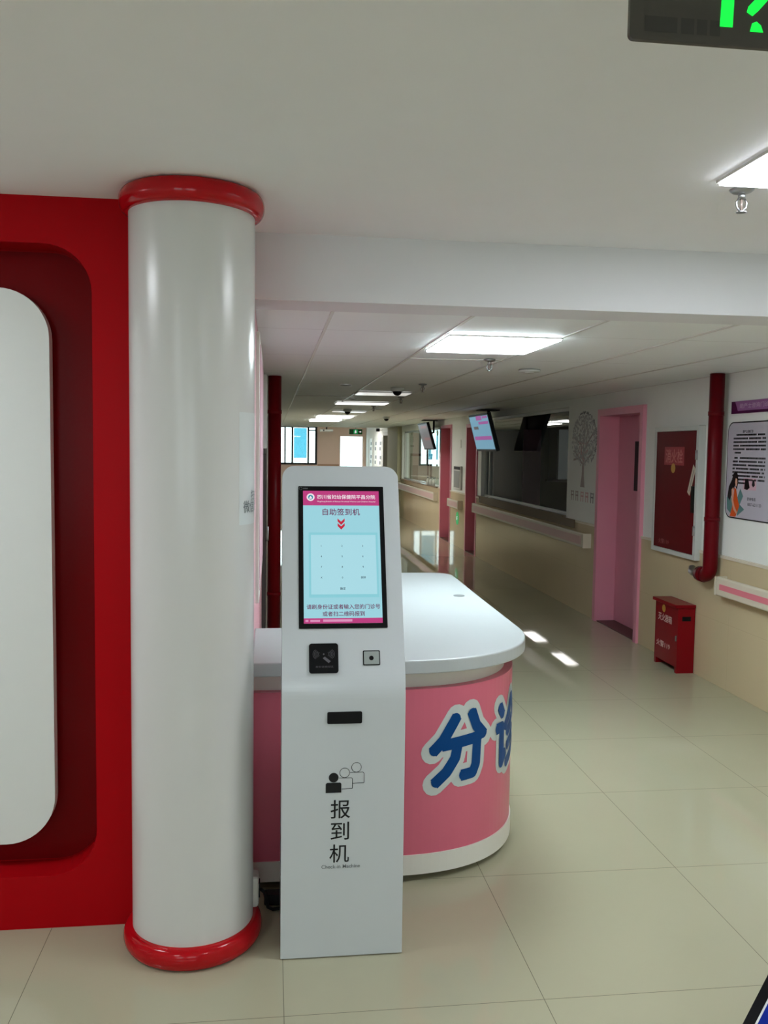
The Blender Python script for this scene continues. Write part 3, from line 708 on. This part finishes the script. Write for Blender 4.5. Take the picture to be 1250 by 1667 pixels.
# room behind the bright window
struct(MB().box(3.4, 6.2, 16.3, 16.4, 0, 2.5).box(6.1, 6.2, 16.4, 22.7, 0, 2.5).box(3.4, 4.02, 22.7, 22.8, 0, 2.5).box(4.02, 5.4, 22.7, 22.8, 0, 1.2).box(4.02, 5.4, 22.7, 22.8, 2.25, 2.5).box(5.4, 6.2, 22.7, 22.8, 0, 2.5).build('wall_bright_room', 'roomwall'), 'pale walls of the room behind the bright service window', 'wall')
struct(MB().box(3.4, 6.2, 16.3, 22.8, 2.5, 2.6).build('ceiling_bright_room', 'ceiling'), 'ceiling of the bright room', 'ceiling')
t_ = thing('window_4', (4.6, 22.7, 1.2), 'bright outside window with teal blind in the far room', 'window', None, 'structure')
f = MB().box(4.02, 5.4, 22.66, 22.7, 1.2, 1.24).box(4.02, 5.4, 22.66, 22.7, 2.21, 2.25)
for q in (4.02, 4.2, 4.36, 5.36): f.box(q, q+.04, 22.66, 22.7, 1.2, 2.25)
f.build('window_frame', 'alu', t_); MB().box(4.04, 5.38, 22.74, 22.745, 1.24, 2.21).build('pane', 'glass', t_)
MB().box(4.40, 5.36, 22.71, 22.715, 1.36, 2.21).build('blind', 'blind', t_)
lamp(4.2, 4.8, 19.0, 19.6, 2.5, 'lamp_room', 'lamp inside the far bright room', 'lamps along the corridor ceiling')
ch2 = clone(ch, (3.95, 19.6, 0), 'dark chair behind the bright service window', 'office chairs'); ch2.rotation_euler.z = math.radians(200)
t_ = thing('filing_rack', (3.72, 22.35, 0), 'dark topped rack against the bright room wall', 'rack')
MB().box(3.42, 4.0, 22.1, 22.6, 1.50, 1.56).build('top', 'brown', t_)
for x_ in (3.44, 3.97):
    for y_ in (22.12, 22.57): MB().box(x_-.02, x_+.02, y_-.02, y_+.02, 0, 1.5).build('leg', 'blackmatt', t_)
for z_ in (.45, .98): MB().box(3.44, 3.98, 22.12, 22.58, z_, z_+.025).build('shelf', 'alu', t_)
t_ = thing('potted_plant', (3.86, 22.35, 1.56), 'leafy potted plant on the rack in the bright room', 'plant')
MB().lathe([(0, 0), (.06, 0), (.08, .12), (.07, .12), (.065, .10), (0, .10)], (3.86, 22.35, 1.56), n=20).build('pot', 'terracotta', t_)
f = MB()
for k in range(26):
    a = random.random()*6.28; r_ = .05+random.random()*.16; h_ = .15+random.random()*.2; c = V((3.86, 22.35, 1.66)); d = V((math.cos(a)*r_, math.sin(a)*r_, h_)); s_ = V((-math.sin(a), math.cos(a), 0))*.02
    f.add([c, c+d*.55+s_, c+d, c+d*.55-s_], [(0, 1, 2, 3)])
f.solid = False; f.build('foliage', 'foliage', t_)
for k, yy in enumerate((17.7, 18.05, 18.4)):
    o = thing('sanitizer_bottle', (3.24, yy, W2[2]+.02), ('small white bottle on the bright window sill, nearest', 'small white bottle on the bright window sill, middle one', 'small white bottle on the bright window sill, farthest')[k], 'bottle', 'bottles on the service window sill')
    z_ = W2[2]+.02; MB().lathe([(0, 0), (.03, 0), (.03, .09), (.012, .11), (.012, .125), (0, .125)], (3.24, yy, z_), n=16).build('bottle_body', 'deskwhite', o)
    MB().cyl((3.24, yy, z_+.125), .014, .02, n=12).build('cap', 'grayink', o)
for k, x_ in enumerate((3.56, 3.86)):
    t_ = thing('wall_notice', (x_, 22.69, 1.85), ('left grey lettered notice on the bright room wall', 'right grey lettered notice on the bright room wall')[k], 'notice', 'notices on the bright room wall')
    FN = FF(x_, 1.55, 22.699); MB().plate(-.11, .11, .15, .62, FN, 0, .004).build('sheet', 'roomwall', t_)
    q = MB(); q.rect(-.012, .012, .48, .58, FN, .006)
    for i in range(3):
        for j in (-.035, .035): q.rect(j-.012, j+.012, .30+.05*i, .335+.05*i, FN, .006)
    q.build('lettering', 'grayink', t_); MB().rect(-.06, .06, .18, .22, FN, .006).build('footer_lettering', 'grayink', t_)

# ------------------------------------------------------------------ hanging monitors
def monitor(y0, y1, xt, xb, zt, zb, bg, bars, label, po=.16):
    """screen faces the corridor, tilted down; y0 near, y1 far"""
    t_ = thing('hanging_monitor', (xt+.1, (y0+y1)/2, zt), label, 'monitor', 'ceiling hung monitors')
    up = V((xt-xb, 0, zt-zb)); H_ = up.length; up.normalize(); ux = V((0, -1, 0)); n = ux.cross(up); W_ = y1-y0
    fr = (V((xb, y1, zb)), ux, up, n)
    MB().plate(0, W_, 0, H_, fr, -.05, 0).build('casing', 'black', t_)
    sc2 = MB().rect(.025, W_-.025, .03, H_-.025, fr, .002).build('display', bg, t_)
    for u0, u1, v0, v1, mt in bars: MB().rect(u0*W_, u1*W_, v0*H_, v1*H_, fr, .004).build('screen_block', mt, sc2)
    ym = (y0+y1)/2; p = V((xt, ym, zt))-up*H_*.45-n*.05
    MB().tube([(p.x, ym, p.z), (xt+po, ym, p.z+.04), (xt+po, ym, ZC-.008)], .02, 10).build('bracket_pole', 'black', t_)
    MB().box(xt+.02, xt+.28, ym-.16, ym+.16, ZC-.012, ZC-.001).build('ceiling_plate', 'blackmatt', t_); return t_
monitor(11.7, 12.85, 2.846, 2.985, 2.165, 1.655, 'tv_blue', ((.38, .66, .84, .96, 'tv_mag'), (.70, .95, .88, .94, 'tv_mag'), (.46, .95, .73, .80, 'tv_mag'), (.08, .95, .31, .41, 'tv_mag'), (.16, .40, .60, .68, 'tv_gray')), 'lit hanging monitor with blue and magenta screen')
monitor(16.5, 17.55, 2.86, 3.01, 2.17, 1.665, 'tv_gray', ((.35, .95, .36, .46, 'tv_dullred'), (.3, .9, .8, .9, 'tv_dullred')), 'dim grey hanging monitor farther down the corridor', .235)

# ------------------------------------------------------------------ handrails
def handrail(y0, y1, label, z0=.68, z1=.83, ins=.045, pink='railpink'):
    t_ = thing('handrail', (XR-.07, (y0+y1)/2, z0), label, 'handrail', 'wall handrails')
    h = z1-z0; xf = XR-.095
    def prof(a, b, x, th): return [(x, a), (x, b)]
    MB().box(xf, XR-.06, y0, y1, z0, z1, .012).build('rail', 'railwhite', t_)
    MB().box(xf-.003, xf+.004, y0+.05, y1-.05, z0+ins, z1-ins).build('stripe', pink, t_)
    for y_, s_ in ((y0, -1), (y1, 1)):
        MB().prism([(0, 0), (.085, 0), (.085, h), (0, h)], (V((XR-.013, y_, z0)), V((-1, 0, 0)), V((0, 0, 1)), V((0, s_, 0))), .02).build('end_cap', 'railwhite', t_)
    k = max(2, int((y1-y0)/1.2)+1)
    for i in range(k):
        y_ = y0+.15+(y1-y0-.3)*i/(k-1); MB().box(XR-.062, XR-.013, y_-.03, y_+.03, z0+.03, z1-.03).build('bracket', 'frame', t_)
    return t_
handrail(3.9, 5.89, 'cream handrail with pink stripe below the lilac poster', .675, .805)
handrail(8.62, 13.62, 'long dull cream handrail under the dark service window', .70, .845, .03, 'railpale')
handrail(14.72, 15.62, 'short handrail between the two rose doors', .67, .81, .03, 'railpale')
handrail(17.0, 21.9, 'far cream handrail under the bright service window', .68, .84, .03, 'railpale')

# ------------------------------------------------------------------ fire cabinet, pipes, extinguisher box
fc = thing('fire_hose_cabinet', (XR-.05, 6.75, .88), 'red fire hose cabinet in a pale frame on the right wall', 'fire cabinet')
y0, y1, z0, z1 = 6.31, 7.08, .865, 1.875; xf = XR-.055
f = MB(); w_ = .035
f.box(xf, XR-.001, y0, y0+w_, z0, z1).box(xf, XR-.001, y1-w_, y1, z0, z1).box(xf, XR-.001, y0+w_, y1-w_, z0, z0+w_).box(xf, XR-.001, y0+w_, y1-w_, z1-w_, z1)
f.build('frame', 'alu', fc)
dr = MB().box(xf+.004, xf+.03, y0+w_+.003, y1-w_-.003, z0+w_+.003, z1-w_-.003).build('door', 'cabinetred', fc)
FC = FW(-.075, 0, xf+.004)
def wt(mb, s_, y_, z_, wid, hei, e=.001, bold=.01): return mb.text(s_, .1, FW(y_-.075, z_, xf+.004), e, bold, fit=(wid, hei))
MB().rect(-6.965, -6.615, 1.572, 1.715, FC, .0008).build('title_plate', mat('dull_red_plate', (150, 40, 48), .4, .4), dr)
wt(MB(), '消火栓', 6.79, 1.643, .30, .11, .0014).build('title_lettering', mat('pale_red_print', (196, 120, 118), .5, .3), dr)
wt(MB(), '火警119', 6.93, .955, .19, .04, .0014).build('lower_lettering', mat('dull_print', (150, 84, 84), .5, .3), dr)
MB().flat([(-6.80+.038*math.cos(a*.2618), 1.548+.038*math.sin(a*.2618)) for a in range(24)], FC, .0012).build('round_badge', 'gold', dr)
pt = [(-6.545, 1.372), (-6.505, 1.345), (-6.418, 1.545), (-6.458, 1.585)]
MB().flat(pt, FC, .0016).build('paper_seal', 'cream', dr)
MB().flat([(-6.518, 1.380), (-6.512, 1.376), (-6.444, 1.540), (-6.450, 1.544)], FC, .0019).build('seal_print', 'grayink', dr)
MB().box(xf-.004, xf+.006, 6.352, 6.397, 1.22, 1.42).build('lock_handle', 'black', dr)
for z_ in (1.05, 1.62): MB().cyl((xf-.004, y0+.018, z_), .01, .07, n=12).build('hinge', 'steel', fc)
def pipe(name_, x, y, r, zlo, mt, label, elbow):
    t_ = thing(name_, (x, y, zlo), label, 'pipe', 'red fire pipes')
    if elbow:
        path = [(x, y, ZC), (x, y, 1.6), (x, y, zlo+.10)]
        for i in range(1, 9):
            a = math.pi/2*i/8; path.append((x, y+.08*(1-math.cos(a)), zlo+.08-.08*math.sin(a)))
        MB().tube(path, r, 24).build('riser', mt, t_)
        MB().tube([(x, y+.08, zlo), (x, y+.15, zlo)], r*1.08, 24).build('coupling', mt, t_)
        MB().tube([(x, y+.15, zlo), (x, y+.24, zlo-.01), (x+.01, y+.30, zlo-.005), (x+.03, y+.33, zlo+.02)], r*.5, 16).build('branch', 'steel', t_)
    else: MB().tube([(x, y, zlo), (x, y, ZC)], r, 24).build('riser', mt, t_)
    for z_ in ((1.2, 1.95) if elbow else (.5, 1.95)):
        MB().lathe([(r, -.015), (r+.004, -.015), (r+.004, .015), (r, .015)], (x, y, z_), n=24).build('clamp', mt, t_)
    return t_
pipe('fire_pipe', 3.118, 6.01, .051, .79, 'cabinetred', 'red vertical fire pipe beside the hose cabinet', True)
pipe('fire_pipe', .022, 7.15, .052, 0, 'darkred', 'dark red vertical pipe behind the kiosk by the left wall', False)
eb = thing('extinguisher_box', (3.1, 6.53, 0), 'red fire extinguisher box on the floor against the right wall', 'extinguisher box')
y0, y1, x0, x1 = 6.335, 6.73, 3.035, 3.183
# tapering side cheeks: the box leans back to the wall at its base
def eb_body():
    o = MB(); t0 = .0
    o.box(x0+.012, x1, y0, y1, .045, .50)
    return o
eb_body().build('body', 'redpaint', eb)
for a, b in ((y0, y0+.03), (y1-.03, y1)): MB().box(x0+.012, x1, a, b, .0, .045).build('foot', 'redpaint', eb)
MB().box(x0-.012, x1, y0-.012, y1+.012, .50, .525, .004).build('lid', 'redpaint', eb)
FBX = FW(0, 0, x0+.012)
FBY = FF(0, 0, y0)
MB().rect(x0+.045, x0+.115, .40, .435, FBY, .0012).build('grip_slot', 'black', eb)
M['boxprint'] = mat('white_print', (222, 196, 190), .5, .3)
MB().text('灭火器箱', .05, FW(6.555, .385, x0+.012), .0012, .012, fit=(.24, .06)).build('lettering', 'boxprint', eb)
MB().text('火警119', .05, FW(6.575, .175, x0+.012), .0012, .012, fit=(.24, .05)).build('lettering', 'boxprint', eb)
MB().flat([(-6.58+.03*math.cos(a*.2618), .457+.03*math.sin(a*.2618)) for a in range(24)], FBX, .0014).build('round_badge', 'gold', eb)
MB().box(x0+.004, x0+.012, y0+.012, y0+.022, .245, .285).build('latch', 'steel', eb)

# ------------------------------------------------------------------ wall graphics
t_ = thing('name_plate', (3.19, 5.0, 1.94), 'purple name plate above the lilac poster', 'sign')
FP = FW(5.93, 1.945)
MB().plate(0, 1.6, 0, .084, FP, 0, .012).build('back_plate', 'purple', t_)
MB().prism([(.095, .018), (1.55, .018), (1.5, .084), (.055, .084)], (FP[0]+V((-.012, 0, 0)), *FP[1:]), .004).build('face_plate', 'mauve', t_)
MB().text('助产士咨询门诊W', .05, (FP[0]+FP[1]*.33+FP[2]*.05, *FP[1:]), .017, .01, fit=(.42, .034)).build('lettering', 'mauveink', t_)
t_ = thing('notice_poster', (3.195, 5.2, 1.22), 'lilac poster with black text and an illustrated woman in orange', 'poster')
FPo = FW(5.975, 1.22)
MB().rplate(0, 1.7, 0, .668, .07, FPo, .001, .006, 8).build('border', 'ink', t_)
MB().rplate(.008, 1.692, .008, .660, .064, FPo, .006, .0066, 8).build('sheet', 'poster', t_)
tx = MB(); tx.text('助产士咨询门诊', .03, (FPo[0]+FPo[1]*.27+FPo[2]*.60, *FPo[1:]), .0072, .012, fit=(.135, .022))
rows = [(.12, .50)]+[(.085, .50)]*4+[(.105, .19)]+[(.105, .50)]+[(.085, .50)]*6+[(.085, .27)]
z_ = .572
for i, (a, b) in enumerate(rows):
    u = a
    while u < b-.004:
        w_ = .011+random.random()*.004
        if random.random() > .06: tx.rect(u, min(u+w_, b), z_, z_+.0125, FPo, .0072)
        u += w_+.002
    z_ -= .0245 if i != 5 else .036
for i in range(26):
    if i in (3, 9, 16): continue
    tx.rect(.56, .62+random.random()*.5, .53-.0205*i, .541-.0205*i, FPo, .0072)
tx.text('咨询电话', .02, (FPo[0]+FPo[1]*.345+FPo[2]*.145, *FPo[1:]), .0072, .012, fit=(.11, .022)).text('0827-6211120', .02, (FPo[0]+FPo[1]*.385+FPo[2]*.108, *FPo[1:]), .0072, .008, fit=(.17, .02))
tx.build('poster_lettering', 'ink', t_)
MB().flat([(.10, .02), (.03, .06), (.02, .14), (.06, .17), (.10, .12)], FPo, .0070).build('leaf_print', 'leafprint', t_)
MB().flat([(.17, .02), (.26, .07), (.20, .10), (.24, .16), (.20, .21), (.16, .14)], FPo, .0070).build('leaf_print', 'leafprint', t_)
MB().flat([(.125, .325), (.15, .32), (.165, .295), (.17, .255), (.155, .20), (.13, .23), (.10, .18), (.06, .12), (.03, .15), (.045, .22), (.085, .27), (.10, .31)], FPo, .0074).build('hair_print', 'hair', t_)
MB().flat([(.135, .28), (.155, .275), (.16, .25), (.15, .222), (.135, .228), (.128, .25)], FPo, .0078).build('face_print', 'skin', t_)
MB().flat([(.12, .215), (.145, .205), (.165, .15), (.195, .09), (.175, .05), (.15, .012), (.07, .012), (.095, .06), (.11, .12)], FPo, .0076).build('dress_print', 'orange', t_)
MB().flat([(.085, .20), (.108, .215), (.11, .13), (.135, .08), (.17, .045), (.16, .032), (.12, .06), (.09, .12)], FPo, .0080).build('arm_print', 'skin', t_)
MB().rect(.235, .40, .205, .285, FPo, .0070).build('photo_print', 'pinkprint', t_)
MB().flat([(.25, .21), (.26, .28), (.30, .28), (.32, .22), (.29, .205)], FPo, .0076).build('photo_figure', 'hair', t_)
MB().flat([(.345, .24), (.355, .275), (.375, .275), (.385, .24), (.365, .225)], FPo, .0076).build('photo_figure', 'hair', t_)

t_ = thing('tree_decal', (3.197, 8.93, 1.17), 'grey tree wall decal with coloured letters by the pink door', 'wall decal')
FT = FW(8.93, 0)
tr = MB()
tr.flat([(-.07, 1.30), (.06, 1.30), (.03, 1.42), (.025, 1.55), (-.03, 1.55), (-.035, 1.42)], FT, .001)
for a, b in (((0, 1.53), (-.28, 1.68)), ((0, 1.53), (.26, 1.66)), ((0, 1.55), (-.14, 1.86)), ((0, 1.55), (.12, 1.9)), ((0, 1.55), (0, 1.98)), ((-.1, 1.75), (-.3, 1.82)), ((.1, 1.75), (.28, 1.86)), ((-.14, 1.6), (-.3, 1.58))):
    tr.flat(stroke2d([a, b], .022, False)[0], FT, .0012)
tr.solid = False; tr.build('trunk', 'treebark', t_)
for nm, mt, cnt in (('leaves', 'treeleaf', 420), ('dark_leaves', 'treedark', 60), ('pink_leaves', 'treepink', 46)):
    lv = MB()
    for k in range(cnt):
        a = random.random()*6.28; r_ = math.sqrt(random.random()); u, v = .36*r_*math.cos(a), 1.79+.27*r_*math.sin(a)
        if mt == 'treepink': u, v = u*.5, 1.68+(v-1.79)*.4
        if mt == 'treedark': a = random.uniform(-.9, 1.9); u, v = .37*math.cos(a), 1.79+.28*math.sin(a)
        b = random.random()*6.28; l_, w2 = .020+.012*random.random(), .010
        lv.flat([(u-l_*math.cos(b), v-l_*math.sin(b)), (u+w2*math.sin(b), v-w2*math.cos(b)), (u+l_*math.cos(b), v+l_*math.sin(b)), (u-w2*math.sin(b), v+w2*math.cos(b))], FT, .0016+k*1e-6)
    lv.solid = False; lv.build(nm, mt, t_)
for k, (u, mt) in enumerate(((-.30, 'treebark'), (-.16, 'treebark'), (0, 'treepink'), (.14, 'treepink'), (.29, 'treedark'))):
    l_ = MB(); l_.rect(u-.045, u-.025, 1.15, 1.255, FT, .001).rect(u+.015, u+.035, 1.15, 1.255, FT, .001).rect(u-.05, u+.04, 1.20, 1.215, FT, .0012).rect(u-.05, u+.04, 1.24, 1.25, FT, .0012); l_.build('letter', mt, t_)
t_ = thing('wall_holder', (3.18, 15.1, .98), 'white wall holder with dark top between the two rose doors', 'holder')
MB().box(3.165, 3.199, 14.82, 15.40, .99, 1.39, .006).build('casing', 'frame', t_)
MB().box(3.158, 3.166, 14.88, 15.34, 1.33, 1.38).build('dark_band', 'blackmatt', t_); MB().box(3.160, 3.166, 14.88, 15.34, 1.02, 1.31).build('clear_cover', mat('grey_cover', (150, 152, 148), .25), t_)
t_ = thing('painted_glint', (3.195, 15.0, 1.72), 'small white plaque above the wall holder', 'glint')
MB().box(3.19, 3.199, 14.95, 15.05, 1.70, 1.84, .003).build('plate', 'deskwhite', t_)  # bright reflection on the wall painted as a small white plate
for k, y_ in enumerate((26.3, 27.5, 28.8)):
    t_ = thing('wall_poster', (3.195, y_, 1.1), ('nearest of the three grey posters by the far doorway', 'middle of the three grey posters by the far doorway', 'farthest of the three grey posters by the far doorway')[k], 'poster', 'posters near the corridor end')
    MB().box(3.19, 3.199, y_-.38, y_+.38, 1.05, 2.0).build('sheet', 'deskwhite', t_)
    q = MB()
    for i, zz in enumerate((1.2, 1.36, 1.62, 1.78)): q.rect(-.25+.12*(i % 2), .1+.12*(i % 2), zz, zz+.10, FW(y_, 0, 3.19), .002)
    q.build('print', 'grayink', t_)
# ------------------------------------------------------------------ far end
t_ = thing('window_5', (.76, YE, 1.1), 'black framed window with blue blind at the corridor end', 'window', None, 'structure')
f = MB().box(0, 1.53, YE-.03, YE+.03, 1.10, 1.16).box(0, 1.53, YE-.03, YE+.03, 2.35, 2.40)
for a, b in ((0, .06), (.42, .47), (.66, .72), (1.20, 1.26), (1.46, 1.53)): f.box(a, b, YE-.03, YE+.03, 1.16, 2.35)
f.box(1.26, 1.46, YE-.03, YE+.03, 2.24, 2.28)
f.build('window_frame', 'blackmatt', t_); MB().box(.03, 1.5, YE+.06, YE+.066, 1.16, 2.35).build('pane', 'glass', t_)
MB().box(.74, 1.18, YE+.04, YE+.045, 1.32, 2.34).build('blind', 'blind', t_)
t_ = thing('door_6', (2.7, YE, 0), 'bright open glazed doorway at the corridor end', 'door', None, 'structure')
MB().box(2.28, 2.32, YE-.03, YE+.1, 0, 2.11).box(3.09, 3.13, YE-.03, YE+.1, 0, 2.11).box(2.32, 3.09, YE-.03, YE+.1, 2.07, 2.11).build('frame', 'farwall', t_)
MB().box(2.33, 3.08, YE+.05, YE+.056, .01, 2.06).build('pane', 'glass', t_)
t_ = thing('ceiling_projector', (1.75, 28.9, 2.42), 'small dark projector hanging before the far wall', 'projector')
MB().box(1.55, 1.95, 28.75, 29.05, 2.20, 2.27, .01).build('casing', 'alu', t_); MB().cyl((1.75, 28.9, 2.27), .02, .15, n=12).build('mount_pole', 'blackmatt', t_)
MB().cyl((1.65, 28.75, 2.235), .025, .02, (0, -1, 0), 14).build('lens', 'black', t_)
struct(MB().box(3.09, 3.2, 22.0, 23.92, 0, ZC).build('pillar', 'olive'), 'olive grey pillar beside the bright service window', 'pillar')
t_ = thing('wall_camera', (3.15, 26.0, 2.28), 'small dark camera above the far posters', 'camera')
MB().box(3.02, 3.12, 25.95, 26.05, 2.17, 2.26, .01).build('casing', 'black', t_); MB().tube([(3.12, 26, 2.215), (3.199, 26, 2.215)], .012, 8).build('arm', 'alu', t_)
# ------------------------------------------------------------------ left wall items glimpsed past the column
t_ = thing('notice_board', (XL+.01, 4.7, .98), 'white framed board on the pink wall just past the column', 'board')
MB().box(XL+.001, XL+.022, 3.95, 5.45, .98, 2.17, .004).build('frame', 'deskwhite', t_)
MB().box(XL+.022, XL+.024, 4.0, 5.40, 1.03, 2.12).build('sheet', 'pinkprint', t_)
t_ = thing('wall_cabinet', (XL+.02, 6.9, .4), 'narrow dark wall cabinet between pink wall and dark red pipe', 'cabinet')
MB().box(XL+.001, XL+.034, 6.62, 6.98, .30, 1.62).build('casing', mat('dark_grey_cabinet', (62, 58, 56), .4, .4), t_)
MB().tube([(XL+.034, 6.66, .98), (XL+.05, 6.66, .98), (XL+.05, 6.66, 1.08), (XL+.034, 6.66, 1.08)], .006, 8).build('handle', 'steel', t_)
t_ = thing('meter_box', (XL+.02, 6.8, 1.68), 'pale upright box above the dark wall cabinet', 'box')
MB().box(XL+.001, XL+.038, 6.62, 6.98, 1.66, 2.20, .004).build('casing', 'alu', t_); MB().box(XL+.038, XL+.041, 6.66, 6.94, 1.72, 2.14).build('cover', 'frame', t_)
# ------------------------------------------------------------------ leaning board at the lower right corner
def floor_board():
    t_ = thing('floor_sign', (1.5, 2.2, 0), 'navy blue board with black frame sloping at the lower right corner', 'sign')
    A = V((1.213, 2.073, .2)); B = V((1.304, 2.117, .3)); up = (B-A).normalized()
    A0 = A-up*((A.z-.016)/up.z); ux = V((up.y, -up.x, 0)).normalized(); n = ux.cross(up)
    if n.z < 0: n = -n
    fr = (A0, ux, up, n)
    MB().plate(0, .5, 0, .72, fr, -.02, 0).build('frame', 'black', t_)
    MB().plate(.028, .472, .028, .692, fr, 0, .001).build('inner_line', 'panelwhite', t_)
    MB().plate(.034, .466, .034, .686, fr, .001, .002).build('face', 'navy', t_)
    for u_ in (.06, .44):
        T = A0+ux*u_+up*.66-n*.02; F_ = V((T.x+.10, T.y+.05, .012)); MB().tube([T, F_], .012, 10).build('prop_leg', 'steel', t_)
floor_board()
for o in bpy.data.objects:
    if '_w' in o: del o['_w']
